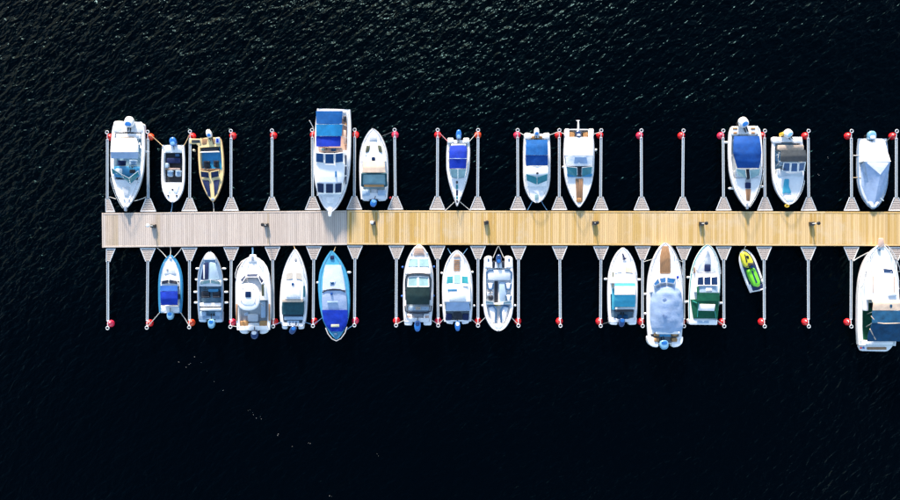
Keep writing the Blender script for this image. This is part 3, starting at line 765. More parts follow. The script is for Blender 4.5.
def t5():
    b = Boat('motorboat', 'white cuddy boat moored stern to the dock with beige and teal cockpit covers', 'beige topped cuddy boat', (374, 199), (373.2, 128.8), 14.3, 'full', .85, cock=[(172, 193, .14, .4)], floor='floor_blue')
    b.cover('cabin_top', [(140, 369, 377.5, .98, 1.06), (148, 364.5, 382.5, 1.08, 1.22), (161, 362.5, 385.5, 1.2, 1.36)], 'deck_white', 4, z0=.8, flare=.05)
    b.pad('deck_window', [(366.3, 145.5), (370, 145), (369, 151.5), (365.3, 152.5)], 1.05, 1.30, 'glass_olive', .02, 1.2); b.pad('deck_window', [(377.5, 145), (381.2, 145.5), (382.3, 152.5), (378.6, 151.5)], 1.05, 1.30, 'glass_olive', .02, 1.2)
    b.rect('skylight', 371.5, 156.8, 375.2, 160.6, 1.2, 1.4, 'glass_dark', .03, 1.4); b.rect('vent', 365, 154.2, 367, 157, 1.1, 1.28, 'vinyl_pale', .03, .8)
    b.pad('bow_hatch', [(370, 135), (376.5, 135), (377.5, 141), (369, 141)], .9, 1.13, 'deck_grey', .03, 1)
    b.cover('canvas_top', [(161, 363.3, 384.3, 1.45, 1.55), (167, 362.8, 385, 1.6, 1.75), (172.5, 362.5, 385.5, 1.6, 1.75)], 'canvas_beige', 3, wr=.012)
    b.poles('canvas_frame', [[(363, 164, 1.5), (363, 166, .85)], [(385, 164, 1.5), (385, 166, .85)], [(362.6, 172.6, 1.6), (362, 176, .85)], [(385.4, 172.6, 1.6), (386, 176, .85)]])
    b.windshield([[(362.3, 173.5, 1.6), (386, 173.5, 1.6), (386.5, 186, 1.25), (361.8, 186, 1.25)]], 'glass_pale', 'canvas_teal', .09, 'rear_screen')
    b.rect('rear_bar', 364, 184.6, 384, 186.8, 1.15, 1.36, 'vinyl_brown', .03, .6)
    for x in (366, 381.5): b.rect('stern_seat', x - 4, 189.5, x + 4, 195.5, .5, .95, 'vinyl_pale', .05, 1.4)
    b.rect('stern_walkway', 371, 189, 377, 197, .5, .88, 'deck_grey', .03, 1)
    b.pad('swim_platform', [(361.5, 196.5), (369.5, 196.5), (369.5, 201), (362.5, 200.5)], .3, .75, 'deck_white', .03, 1.5); b.pad('swim_platform', [(377.5, 196.5), (386.5, 196.5), (385.5, 200.5), (378, 201)], .3, .75, 'deck_white', .03, 1.5)
    b.motor(373.2, 203, 6.5, 7.6, 'cowl_blue', 'cowl_pale', 1.2, turn=-.3)
    b.rail(.6)
    b.fender(390.3, 197.8, 'right stern corner', 'buoy_red', .3, .1); b.rope((382, 136, 1.0), TIP[-1, 7], 'right bow', 'rope_dark')
def t6():
    b = Boat('motorboat', 'slender white runabout with cobalt blue hood and a dark striped foredeck', 'slender cobalt hooded runabout', (458.6, 140), (457.1, 206.2), 11.5, 'sleek', .75, cock=[(143, 176, .08, .35)], floor='floor_grey')
    for x in (450.5, 466.3): b.rect('stern_pad', x - 3, 137.8, x + 3, 143, .6, .86, 'vinyl_white', .04, 1.2)
    b.rect('hood_bar', 451, 143.8, 466, 146.2, 1.2, 1.36, 'fender_white', .04, 1)
    b.cover('canvas_hood', [(145.5, 450, 466.4, 1.25, 1.4), (151, 449.5, 466.8, 1.45, 1.6), (158.4, 449.4, 466.7, 1.5, 1.66)], 'canvas_royal', 3, wr=.014)
    b.cover('canvas_hood', [(158.8, 449.4, 466.7, 1.5, 1.66), (168.3, 449.6, 466.2, 1.36, 1.5)], 'canvas_royal', 3, wr=.014)
    b.tube('hood_seam', [(449.6, 158.6, 1.52), (454, 158.6, 1.63), (458, 158.6, 1.685), (462, 158.6, 1.63), (466.5, 158.6, 1.52)], .025, 'vinyl_pale')
    b.poles('hood_frame', [[(450, 147, 1.25), (448.5, 150, .75)], [(466.4, 147, 1.25), (468, 150, .75)], [(449.6, 158.6, 1.5), (448.5, 160, .75)], [(466.6, 158.6, 1.5), (468, 160, .75)]])
    b.windshield([[(449.8, 168.6, 1.34), (457.6, 169, 1.46), (457.6, 178.5, .9), (451.5, 177.5, .86)], [(458.2, 169, 1.46), (466.2, 168.6, 1.34), (464.6, 177.5, .86), (458.2, 178.5, .9)]], 'glass_pale')
    for y0, y1, m in ((181, 183.5, 'vinyl_dark'), (184.5, 189, 'glass_teal'), (190, 195.5, 'glass_dark'), (196.5, 199, 'glass_teal'), (200, 203, 'vinyl_dark')): b.rect('deck_strip', 456.2 - .2, y0, 458.2 - .2, y1, .8, .935, m, .01, .5)
    b.motor(458.8, 134.2, 5.6, 10, 'cowl_blue', 'cowl_pale', 1.15)
    b.rail(.62, .3)
    b.rope((454.4, 202, .95), (444.8, 211, .76), 'left bow'); b.rope((460.3, 202, .95), (470.5, 210.6, .76), 'right bow'); b.rope((448, 141.5, .85), TIP[-1, 8], 'left stern', 'rope_pink'); b.rope((469.2, 141.5, .85), TIP[-1, 9], 'right stern', 'rope_pale')
def t7():
    b = Boat('motorboat', 'white cabin boat with mid blue rear canopy and a dark chevron window', 'chevron window boat', (536.9, 133.8), (537, 202.8), 13.4, 'round', .85, cock=[(138, 167, .12, .4)], bowup=.15)
    b.pad('stern_pad', [(524.5, 132.6), (531, 133), (531, 139), (524.5, 139)], .6, .92, 'deck_white', .04, 2); b.pad('stern_pad', [(543, 133), (549.6, 132.6), (549.6, 139), (543, 139)], .6, .92, 'deck_white', .04, 2)
    b.rect('rear_bench', 531.5, 136, 542.5, 138.6, .6, .9, 'vinyl_brown', .04, 1)
    b.cover('canopy', [(139.8, 526.3, 547.3, 1.3, 1.4), (146, 525.8, 547.8, 1.5, 1.62), (155, 525.6, 548, 1.55, 1.72)], 'canvas_mid', 3, wr=.015)
    b.cover('canopy', [(155.2, 525.6, 548, 1.54, 1.7), (165.5, 525.8, 547.8, 1.3, 1.5)], 'canvas_blue', 1.6, wr=.015)
    b.poles('canopy_frame', [[(526.5, 141, 1.3), (525, 143, .85)], [(547, 141, 1.3), (548.6, 143, .85)], [(526, 155, 1.55), (524.8, 157, .85)], [(547.8, 155, 1.55), (549, 157, .85)]])
    b.cover('cabin', [(166.5, 525.5, 548, 1.3, 1.42), (173, 525.5, 548, 1.35, 1.48), (186, 527.5, 546.2, 1.02, 1.1)], 'gelcoat', 5, z0=.78, flare=.05)
    b.pane('cabin_window', [(526.3, 174, 1.44), (536.6, 177.5, 1.50), (536.6, 184.5, 1.26), (526.8, 180.5, 1.20)], 'glass_teal'); b.pane('cabin_window', [(537.6, 177.5, 1.50), (547.6, 174, 1.44), (547.2, 180.5, 1.20), (537.6, 184.5, 1.26)], 'glass_teal')
    b.rect('roof_vent', 536.3, 172, 538.6, 174.2, 1.4, 1.56, 'vinyl_dark', .02, 1); b.rect('anchor_locker', 534.8, 194.5, 538.4, 199.6, .9, 1.06, 'glass_pale', .02, .8)
    b.motor(536.8, 131.6, 5.4, 8.2, 'cowl_white', 'cowl_blue', 1.2)
    b.rail(.58, .35)
    b.rope((524, 135, .9), TIP[-1, 10], 'left stern'); b.rope((549.5, 135, .9), TIP[-1, 11], 'right stern'); b.rope((533, 200.5, 1.0), (527.5, 210.3, .76), 'left bow', 'rope_blue'); b.rope((541, 200.5, 1.0), (547, 210.3, .76), 'right bow', 'rope_blue')
def t8():
    b = Boat('motorboat', 'white cruiser with a plain white cover, teal windscreen, teak foredeck strip and raised motor', 'raised motor cruiser', (579.2, 129), (579.2, 207.3), 15.2, 'square', .85, cock=[(130, 176, .1, .4)], floor='floor_grey')
    b.pad('stern_quarter', [(564.8, 128.6), (569.5, 128.6), (569.5, 137), (564.6, 137)], .5, .92, 'gelcoat', .04, 1.6); b.pad('stern_quarter', [(588.5, 128.6), (593.8, 128.6), (593.8, 137), (588.5, 137)], .5, .92, 'gelcoat', .04, 1.6)
    for x in (572.2, 585.6): b.rect('stern_seat', x - 2.6, 131.4, x + 2.6, 136.8, .45, .8, 'vinyl_brown', .05, 1.2)
    b.cover('boat_cover', [(137, 565.6, 592.8, .98, 1.15), (144, 565.2, 593.2, 1.25, 1.45), (155, 565.4, 593, 1.42, 1.62)], 'canvas_white', 2.6, z0=.8, flare=.02, wr=.02)
    b.cover('cover_front', [(155.2, 565.4, 593, 1.42, 1.62), (166, 566.4, 592.4, 1.28, 1.36)], 'canvas_white', 2.2, wr=.02)
    b.cover('painted_shade', [(157, 575, 586.5, 1.60, 1.63), (163.5, 574, 587.5, 1.40, 1.43)], 'canvas_pale', 3, th=.06)  # bluish shade of the sloping cover front, laid on as a pale sheet
    b.rect('dashboard', 567, 168, 592.4, 177, .5, 1.02, 'hull_sky', .04, 3); b.rect('companion_door', 577, 166.5, 582, 176.5, .9, 1.12, 'vinyl_dark', .03, .8)
    b.windshield([[(566.4, 166.4, 1.4), (577, 167.6, 1.42), (577.4, 177.4, 1.0), (567.6, 174.6, .96)], [(582, 167.6, 1.42), (592.4, 166.4, 1.4), (591.4, 174.6, .96), (581.6, 177.4, 1.0)]], 'glass_teal')
    t = b.pad('teak_walkway', [(575.6, 178.5), (583.2, 178.5), (582.6, 202), (576.4, 202)], .85, 1.04, 'teak', .02, .6)
    for i in range(1, 5): b.rect('plank_seam', 575.8 + i * 1.5 - .12, 179, 575.8 + i * 1.5 + .12, 201, 1.0, 1.048, 'vinyl_dark', .004, 0, t)
    b.rect('anchor_hatch', 577.2, 198, 581.6, 202.5, 1.02, 1.1, 'vinyl_brown', .02, .8)
    b.motor(578.8, 133.5, 5.4, 6, 'cowl_navy', 'cowl_white', 1.25, raised=True)
    b.rail(.6)
    b.rope((564.6, 134, .9), TIP[-1, 11], 'left stern'); b.rope((594, 134, .9), TIP[-1, 12], 'right stern')
    b.fender(595.6, 150, 'right side near the stern'); b.fender(563.4, 167, 'left side amidships')
def t9():
    b = Boat('motorboat', 'white cruiser with a big rounded blue hood over the cockpit and a large white motor', 'big blue hood cruiser', (745, 126), (747.3, 208), 17, 'vee', .9, cock=[(134, 178, .14, .4)], floor='floor_grey')
    for x0, x1 in ((731.5, 739), (749.5, 757)):
        q = b.rect('stern_seat', x0, 126.5, x1, 135, .6, 1.0, 'vinyl_white', .05, 1.6)
        b.rect('seat_inset', x0 + 1.3, 127.5, x1 - 1.5, 129.4, .98, 1.03, 'vinyl_brown', .01, .6, q); b.rect('seat_inset', x0 + 2, 132, x1 - 2, 134, .98, 1.03, 'vinyl_brown', .01, .6, q)
    b.cover('canvas_hood', [(136, 734, 759.4, 1.35, 1.5), (143, 733.4, 760.6, 1.6, 1.85), (153, 733.2, 761.6, 1.68, 1.95), (162, 735.5, 760.4, 1.55, 1.85), (168, 737.5, 759, 1.4, 1.62)], 'canvas_blue', 2.8, wr=.025)
    b.poles('hood_frame', [[(734.5, 138, 1.4), (732, 142, .9)], [(759, 138, 1.4), (760, 142, .9)], [(734, 153, 1.68), (731, 157, .9)], [(761, 153, 1.68), (761, 157, .9)]])
    b.rect('dashboard', 735.6, 169.5, 760, 177.5, .5, 1.05, 'deck_grey', .05, 2.5)
    b.windshield([[(736, 168.6, 1.45), (745.6, 169.8, 1.5), (746.6, 178.6, 1.06), (738, 176, 1.0)], [(749.4, 169.8, 1.5), (760.6, 168.6, 1.45), (758.8, 176, 1.0), (750.4, 178.6, 1.06)]], 'glass_pale')
    b.rect('companion_door', 746.6, 169, 749.8, 179, 1.0, 1.16, 'vinyl_dark', .02, .6)
    b.rect('deck_step', 745.6, 179.6, 750.8, 182, .9, 1.1, 'rubber_grey', .02, .6); b.rect('deck_hatch', 745.4, 182.4, 751, 188.4, .9, 1.13, 'canvas_navy', .03, 1)
    t = b.pad('teak_walkway', [(745.6, 189), (751, 189), (750, 201), (746.4, 201)], .9, 1.1, 'teak', .02, .6)
    for x in (747.2, 748.4, 749.6): b.rect('plank_seam', x - .12, 189.6, x + .12, 200, 1.05, 1.108, 'vinyl_dark', .004, 0, t)
    b.rect('anchor_roller', 746.2, 203, 748.6, 209, 1.05, 1.2, 'steel', .02, .6)
    b.motor(744.2, 121.8, 9.6, 10.6, 'cowl_white', 'cowl_blue', 1.45, turn=.5)
    b.rail(.5, .45)
    b.fender(731.2, 188.4, 'left side by the bow', lie=True); b.fender(726, 142.4, 'left stern quarter', lie=True); b.fender(761.5, 186.5, 'right side by the bow')
def t10():
    b = Boat('motorboat', 'white open boat with a dark grey hood and a blue towel on the foredeck', 'dark grey hood boat', (787.6, 137), (789.4, 204.8), 16, 'full', .85, cock=[(142, 174, .12, .4)], floor='floor_blue', bowup=.18)
    b.pad('stern_pad', [(772.2, 136.6), (782, 137.4), (782, 143), (772.6, 143)], .6, .93, 'deck_white', .04, 2); b.pad('stern_pad', [(793, 137.4), (802, 137.8), (803, 143), (793, 143)], .6, .93, 'deck_white', .04, 2)
    b.rect('rear_bench', 778, 145, 804, 150, .5, .95, 'canvas_beige', .05, 1.2)
    b.cover('canvas_hood', [(150, 781, 805.6, 1.55, 1.68), (156, 780.4, 806.4, 1.72, 1.88), (161.6, 780.6, 806.2, 1.7, 1.84)], 'canvas_grey', 3, wr=.015)
    b.poles('hood_frame', [[(781, 152, 1.55), (776, 156, .85)], [(805, 152, 1.55), (802, 156, .85)], [(780.6, 161, 1.7), (776, 166, .85)], [(806, 161, 1.7), (802.5, 166, .85)], [(779, 152, .9), (778, 158, 1.3), (779, 164, .9)]], .024)
    b.rect('dashboard', 777.5, 168.5, 803, 176, .5, 1.0, 'deck_grey', .05, 2); b.seat(783, 163.5, 6, 5, .95, 'vinyl_pale'); b.wheel(783, 168, 1.15)
    b.rect('side_console', 776.8, 154, 780, 162, .45, .98, 'vinyl_blue', .05, 1.2)
    b.windshield([[(784, 162.4, 1.62), (790.4, 162.6, 1.66), (789.6, 171.4, 1.1), (782.4, 171, 1.06)], [(791.4, 162.6, 1.66), (798, 162.6, 1.66), (797.4, 171.6, 1.1), (790.6, 171.6, 1.1)], [(799, 162.6, 1.66), (805.4, 162, 1.62), (804, 170.4, 1.06), (798.4, 171.4, 1.1)]], 'glass_blue', 'vinyl_white', .04)
    o = b.pad('towel', [(785, 179), (789.2, 179), (789, 186), (791.6, 192.6), (789, 193.8), (786.6, 192.6), (782.8, 193.6), (783.6, 187)], .86, 1.07, 'canvas_cyan', .015, .8)
    b.pad('bow_step', [(784.4, 196), (795, 196), (793.4, 201), (786.4, 201)], .85, 1.05, 'deck_white', .03, 1)
    b.motor(789, 133, 8.6, 8.6, 'cowl_white', 'cowl_pale', 1.3, turn=.7)
    b.rect('fuel_can', 782.4, 131.8, 785.4, 135.4, .5, 1.15, 'cowl_yellow', .05, 1)
    b.tube('bow_line_coil', [(787 + 2 * math.cos(a), 205.8 + 1.2 * math.sin(a), .98) for a in [k * .63 for k in range(10)]], .045, 'cowl_yellow', cyclic=True)
    b.rail(.62, .35)
def t11():
    b = Boat('motorboat', 'boat wholly under a white tent cover, bluish shade painted in, rightmost above the dock', 'tent covered boat', (873, 138.5), (873.6, 209), 15.5, 'full', .75, 'hull_greyblue', 'deck_grey', bowup=.15)
    b.cover('cover_stern', [(141, 861.5, 884.6, .95, 1.02), (146, 861.8, 886, 1.15, 1.2), (161, 864.6, 890.4, 1.55, 1.62)], 'canvas_white', 5, z0=.72, flare=.03, wr=.02)
    # bow half: ridge runs forward from the ridge bar and drops to the stem, the two sides fall away, their bluish shade painted in
    for nm, pts, m in (('cover_side', [(864.6, 161.2, 1.58), (880.4, 174.5, 1.45), (874, 205.5, 1.0), (868, 202, .86), (861.8, 185, .84), (861, 165, .84)], 'canvas_pale'),
                       ('cover_side', [(890.4, 161.2, 1.58), (886.6, 184, .84), (880.4, 200, .86), (874, 205.5, 1.0), (880.4, 174.5, 1.45)], 'canvas_pale'),
                       ('cover_gusset', [(864.6, 161, 1.6), (890.4, 161, 1.6), (880.4, 174.6, 1.47)], 'canvas_white')):
        bm = bmesh.new(); q = [b.P(*p) for p in pts]; c = sum(q, Vector()) / len(q); c.z += .05
        n = len(q); top = [bm.verts.new(v) for v in q]; ct = bm.verts.new(c); lo = [bm.verts.new(v - Vector((0, 0, .06))) for v in q]
        for i in range(n): bm.faces.new((top[i], top[(i + 1) % n], ct)); bm.faces.new((top[i], lo[i], lo[(i + 1) % n], top[(i + 1) % n]))
        bm.faces.new(lo)
        bmesh.ops.subdivide_edges(bm, edges=bm.edges[:], cuts=3, use_grid_fill=True)
        for v in bm.verts: v.co.z += .02 * noise.noise(v.co * 3)
        finish(bm, nm, m, b.root, 50)
    b.tube('ridge_bar', [(864.2, 161.2, 1.6), (890.8, 161.2, 1.6)], .03, 'canvas_white')
    b.pad('bow_cap', [(868.6, 202), (879.4, 202), (875.8, 207.5), (872, 207.5)], .8, 1.0, 'canvas_white', .04, 1)
    b.poles('anchor', [[(879, 203, 1.02), (882.4, 198.6, 1.06)], [(880.4, 198, 1.06), (883.6, 200.6, 1.06)]], .04)
    b.motor(873, 135, 8.4, 9, 'cowl_pale', 'cowl_white', 1.2)
    b.rope((860.4, 155.5, .8), (853.4, 155.5, .7), 'left side near the stern', sag=.03, r=.04); b.rope((860.8, 177.6, .8), (853.4, 177.6, .7), 'left side near the bow', 'rope_tan', sag=.03, r=.04)
    b.rope((886, 142, .85), TIP[-1, 19], 'right stern', 'rope_dark'); b.fender(859.6, 168, 'left side')
# ---- lower row, from the left (bows towards the dock unless said)
def b1():
    b = Boat('motorboat', 'small white boat with light blue gunwale and royal blue hood, first in the lower row', 'small light blue rimmed boat', (170, 313), (170.2, 255), 11.9, 'full', .7, 'hull_sky', 'deck_white', 'floor_grey', cock=[(281, 306, .03, .3)], rub='hull_sky', lip=.17, bowup=.15)
    b.windshield([[(162, 281, 1.05), (168.5, 279.6, 1.1), (168.5, 283, .8), (161.6, 284, .78)], [(169.5, 279.6, 1.1), (177, 281, 1.05), (177.6, 284, .78), (169.5, 283, .8)]], 'glass_dark')
    b.rect('dashboard', 161, 282.5, 178.4, 286.5, .4, .78, 'vinyl_white', .03, 1); b.rect('radio_box', 165, 279.6, 168.4, 281.6, .7, .86, 'rubber_grey', .02, .6); b.rect('radio_box', 170.6, 280, 175, 282, .7, .84, 'vinyl_brown', .02, .6)
    b.cover('hood_front', [(285.6, 160.4, 177.4, 1.05, 1.16), (291, 160.2, 177.6, 1.28, 1.42)], 'canvas_blue', 3, wr=.014)
    b.cover('canvas_hood', [(291.2, 160.2, 177.6, 1.28, 1.42), (299, 160.4, 177.8, 1.3, 1.44), (305, 160.8, 177.6, 1.1, 1.22)], 'canvas_royal', 3, wr=.016)
    b.poles('hood_frame', [[(160.6, 291, 1.28), (160.4, 294, .7)], [(177.4, 291, 1.28), (179.4, 294, .7)], [(160.9, 304, 1.1), (160.6, 307, .7)], [(177.4, 304, 1.1), (179.2, 307, .7)]])
    b.rect('battery_box', 175.4, 294, 179.4, 299.4, .6, 1.0, 'vinyl_dark', .04, 1.4)
    b.rect('stern_bench', 161, 307, 179.4, 312, .35, .72, 'vinyl_white', .04, 1.2); b.pad('deck_hatch', [(166, 262), (174, 262), (176, 274), (164, 274)], .7, .84, 'deck_white', .02, 1.5); b.rect('deck_vent', 166.2, 268.6, 168, 270.6, .8, .9, 'rubber_grey', .02, .8)
    b.rect('stem_cleat', 169, 257.8, 171.6, 259.6, .8, .9, 'steel', .02, .6)
    b.motor(169.5, 315.8, 6.6, 8.4, 'cowl_pale', 'cowl_blue', 1.05)
    b.rope((166.6, 257.6, .86), (157.4, 248, .74), 'left bow'); b.rope((170.2, 255.6, .88), (170.2, 246.6, .76), 'stem'); b.rope((173.6, 257.6, .86), (181.6, 248, .74), 'right bow')
    b.rope((159.6, 312.6, .8), TIP[1, 1], 'left stern'); b.rope((180.4, 312.6, .8), TIP[1, 2], 'right stern')
def b2():
    b = Boat('motorboat', 'pale blue grey open boat with rows of white fenders along both sides', 'blue grey boat', (210.3, 319), (209.4, 251.6), 12.8, 'full', .72, 'hull_greyblue', 'hull_greyblue', 'floor_blue', cock=[(286, 316, .05, .3)], bowup=.15)
    b.pad('bow_cap', [(206.5, 252.6), (212.5, 252.6), (216, 260), (203, 260)], .8, .95, 'gelcoat', .04, 2)
    b.pad('deck_panel', [(209.4, 262), (215.4, 263), (219.4, 279.5), (209.4, 279.5)], .72, .9, 'vinyl_pale', .02, 1.5); b.pad('deck_panel', [(203.8, 263), (208.6, 262), (208, 279.5), (200.6, 279.5)], .72, .89, 'canvas_navy', .02, 1.5)
    b.rect('panel_strip', 203.4, 265, 204.6, 279, .86, .93, 'deck_white', .02, .4)
    b.rect('windshield_base', 200, 280.4, 220.6, 286.4, .5, .98, 'vinyl_white', .05, 1.5)
    b.windshield([[(201, 281, 1.32), (210, 279.8, 1.36), (210, 283, .98), (200.4, 284.6, .96)], [(210.8, 279.8, 1.36), (219.6, 281, 1.32), (220.4, 284.6, .96), (210.8, 283, .98)]], 'glass_pale')
    b.seat(205.2, 294.5, 8, 6.5, .72, 'vinyl_dark'); b.seat(216, 294.5, 7, 6.5, .72, 'vinyl_dark'); b.rect('seat_cover', 208, 289, 218, 292, .4, .8, 'hull_sky', .05, 1.4); b.wheel(205, 288.6, .98, .17)
    b.rect('rear_bench', 199.6, 303, 221, 306.4, .35, .78, 'vinyl_white', .04, .8); b.rect('rear_bench_back', 200, 308, 220.6, 310.6, .35, .98, 'vinyl_white', .04, .8)
    b.pad('swim_platform', [(198.4, 311.5), (206, 311.5), (206, 322.4), (199, 322)], .25, .7, 'vinyl_pale', .04, 1.6); b.pad('swim_platform', [(215, 311.5), (222.4, 311.5), (222, 322.4), (215, 322.6)], .25, .7, 'vinyl_pale', .04, 1.6)
    b.motor(210.8, 324, 7, 9.4, 'cowl_pale', 'cowl_blue', 1.1)
    for i, (xl, xr, y) in enumerate(((197.6, 224, 268.6), (197, 225.4, 279.6), (195.6, 226, 292), (196, 226.2, 302.6))):
        w = ('nearest the bow', 'second from the bow', 'third from the bow', 'nearest the stern')[i]
        b.fender(xl, y, 'left side, ' + w + ',', lie=True, l=.32, r=.09); b.fender(xr, y, 'right side, ' + w + ',', lie=True, l=.32, r=.09)
def b3():
    b = Boat('motorboat', 'broad white boat with a round white hardtop and small dark roof hatch', 'round hardtop boat', (253.4, 330), (252.4, 256), 17.6, 'round', .95, 'gelcoat', 'deck_white', 'floor_grey', cock=[(300, 326, .14, .4)], bowup=.2)
    b.pad('bow_platform', [(249.6, 254.4), (255.4, 254.4), (256.8, 262), (248, 262)], .9, 1.2, 'gelcoat', .04, 1.5); b.rect('anchor', 251.4, 256, 253.6, 261, 1.18, 1.26, 'steel', .02, .6)
    b.pad('foredeck_well', [(247, 264), (258, 264), (265, 276), (266, 290), (239, 290), (240, 276)], .9, 1.03, 'deck_grey', .03, 5)
    b.cover('cabin', [(272.5, 246, 259.5, 1.15, 1.25), (277, 241.5, 263, 1.3, 1.45), (286, 239.5, 264.5, 1.5, 1.6), (300, 239.5, 264.5, 1.5, 1.6)], 'gelcoat', 4, z0=.9, flare=.05)
    b.windshield([[(241.6, 283, 1.9), (246, 277.4, 1.95), (245.6, 274.6, 1.4), (240.4, 280, 1.35)], [(246.8, 277, 1.95), (257.4, 277, 1.95), (258.2, 274, 1.42), (246.4, 274.2, 1.42)], [(258.2, 277.4, 1.95), (261.6, 284, 1.9), (264, 281, 1.35), (259, 274.6, 1.4)]], 'glass_dark', 'gelcoat', .03)
    b.pane('side_window', [(261.8, 284.6, 1.9), (262, 296, 1.9), (264.8, 296, 1.4), (264.6, 284, 1.4)], 'glass_olive')
    b.pad('hardtop', [(242, 283.4), (254, 283.4), (259, 290), (260, 300), (257.4, 308), (250, 311), (241, 310), (236.6, 303), (236.6, 290)], 2.05, 2.2, 'gelcoat', .08, 5)
    b.pad('hardtop_panel', [(241.6, 288), (253.4, 288), (256.4, 296), (254, 305), (243, 305), (239.8, 297)], 2.18, 2.24, 'deck_white', .02, 3)
    b.rect('roof_hatch', 245, 291.4, 251, 297.4, 2.2, 2.3, 'glass_dark', .04, 1.2)
    for x, y in ((243, 288.5), (253, 289), (241, 301), (254.6, 302)): b.rect('roof_bolt', x - .5, y - .5, x + .5, y + .5, 2.2, 2.28, 'rubber_grey', .01, .4)
    b.poles('hardtop_posts', [[(238.5, 302, 2.06), (238.5, 306, .95)], [(258, 302, 2.06), (263.6, 306, .95)]], .04)
    b.rect('side_seat', 260.8, 301, 265.4, 318, .45, .78, 'vinyl_pale', .05, 1.4); b.rect('engine_box', 247.4, 314, 258, 322, .42, .75, 'deck_grey', .05, 1.5); b.rect('crate', 244, 312.6, 248, 316, .42, .7, 'vinyl_pale', .03, .8)
    for x in (236.6, 269.3): b.rect('timber_coaming', x - .8, 304, x + .8, 321, .9, 1.02, 'teak', .02, .6)
    for x in (244, 263.3): b.rect('stern_seat', x - 4, 321, x + 4, 326, .45, .9, 'vinyl_brown', .05, 1.4)
    b.pad('swim_platform', [(237, 326.6), (247.4, 327.4), (248, 334), (241, 333.6)], .3, .8, 'gelcoat', .04, 2.4); b.pad('swim_platform', [(260, 327.4), (270, 326.6), (266.4, 333.6), (259.4, 334)], .3, .8, 'gelcoat', .04, 2.4)
    b.rect('stern_step', 248, 323, 259.4, 331, .3, .86, 'deck_grey', .03, 1.6)
    b.motor(254, 335, 7.4, 9, 'cowl_navy', 'cowl_white', 1.25)
    b.tube('side_rail', [(247, 258.4, 1.3), (241.5, 261.5, 1.5), (237.4, 267, 1.5), (235.2, 274, 1.4), (235.4, 278, 1.0)], .028, 'fender_white')
    b.tube('side_rail', [(257.6, 258.4, 1.3), (263, 261.5, 1.5), (267, 267, 1.5), (269.2, 274, 1.4), (269.4, 278, 1.0)], .028, 'fender_white')
    b.rope((252.4, 255, 1.15), (252.4, 247.5, .76), 'bow', 'rope_blue', r=.06); b.rope((269, 326, .9), TIP[1, 4], 'right stern'); b.rope((237.4, 327, .9), TIP[1, 3], 'left stern')
def b4():
    b = Boat('motorboat', 'plain white cabin boat with pointed bow and dark teal cockpit tarpaulin', 'dark teal tarpaulin boat', (292.6, 326), (295.1, 249), 13.6, 'vee', .85, floor='floor_blue', cock=[(301, 323, .12, .4)])
    b.cover('cabin', [(262, 289.5, 300, 1.0, 1.08), (271, 286, 302, 1.15, 1.28), (284, 283.6, 303.2, 1.4, 1.52), (299, 282.6, 303, 1.42, 1.56)], 'gelcoat', 4.5, z0=.8, flare=.05)
    b.pane('cabin_window', [(286.4, 273.4, 1.28), (292.4, 272.2, 1.34), (292.4, 278.6, 1.52), (286, 280, 1.46)], 'blind_grey'); b.pane('cabin_window', [(296, 272.2, 1.34), (301.6, 273.4, 1.28), (302.2, 280, 1.46), (296, 278.6, 1.52)], 'blind_grey')
    b.rect('roof_light', 291.3, 282.8, 294, 285.6, 1.45, 1.62, 'glass_blue', .03, 1.2); b.rect('sliding_hatch', 286, 288.6, 300, 297.4, 1.5, 1.62, 'deck_white', .03, 1.2)
    b.pane('side_window', [(303.6, 286, 1.4), (303.6, 297, 1.4), (305, 297, 1.12), (305, 286, 1.12)], 'glass_teal')
    b.rect('timber_beam', 282, 299.2, 302.6, 302.2, 1.3, 1.5, 'canvas_beige', .03, .6)
    b.cover('cockpit_tarpaulin', [(302.4, 282.2, 303.4, 1.2, 1.34), (308, 281.8, 303.8, 1.1, 1.2), (314.4, 282, 303.6, 1.0, 1.06)], 'canvas_teal', 2.6, z0=.8, flare=.0, wr=.02)
    b.rect('stern_bench', 284, 316.6, 303, 320, .5, .9, 'vinyl_pale', .04, 1); b.rect('engine_well', 287, 320.6, 299, 326, .5, .86, 'vinyl_pale', .04, 1)
    for x in (290, 293, 296): b.rect('well_slot', x - .7, 321.6, x + .7, 325, .84, .885, 'vinyl_blue', .01, .4)
    b.pad('swim_platform', [(281.4, 323), (287, 325), (287, 329.4), (282.4, 329)], .3, .72, 'gelcoat', .03, 1.5); b.pad('swim_platform', [(298.4, 325), (304, 323), (303.6, 329), (298.4, 329.4)], .3, .72, 'gelcoat', .03, 1.5)
    b.rect('bow_fitting', 294.6, 258, 296.4, 262, .95, 1.1, 'rubber_grey', .02, .6); b.rect('bow_fitting', 294.6, 264, 296, 266.6, .95, 1.1, 'rubber_grey', .02, .6)
    b.motor(292.4, 330.3, 6.4, 9, 'cowl_navy', 'cowl_blue', 1.2, turn=-.45); b.rail(.6, .35)
    b.rope((304, 322, .9), TIP[1, 5], 'right stern', 'rope_blue'); b.rope((281.6, 322, .9), TIP[1, 4], 'left stern', 'rope_blue'); b.rope((295, 250.4, 1.05), (293.6, 245.6, .76), 'bow', 'rope_tan')
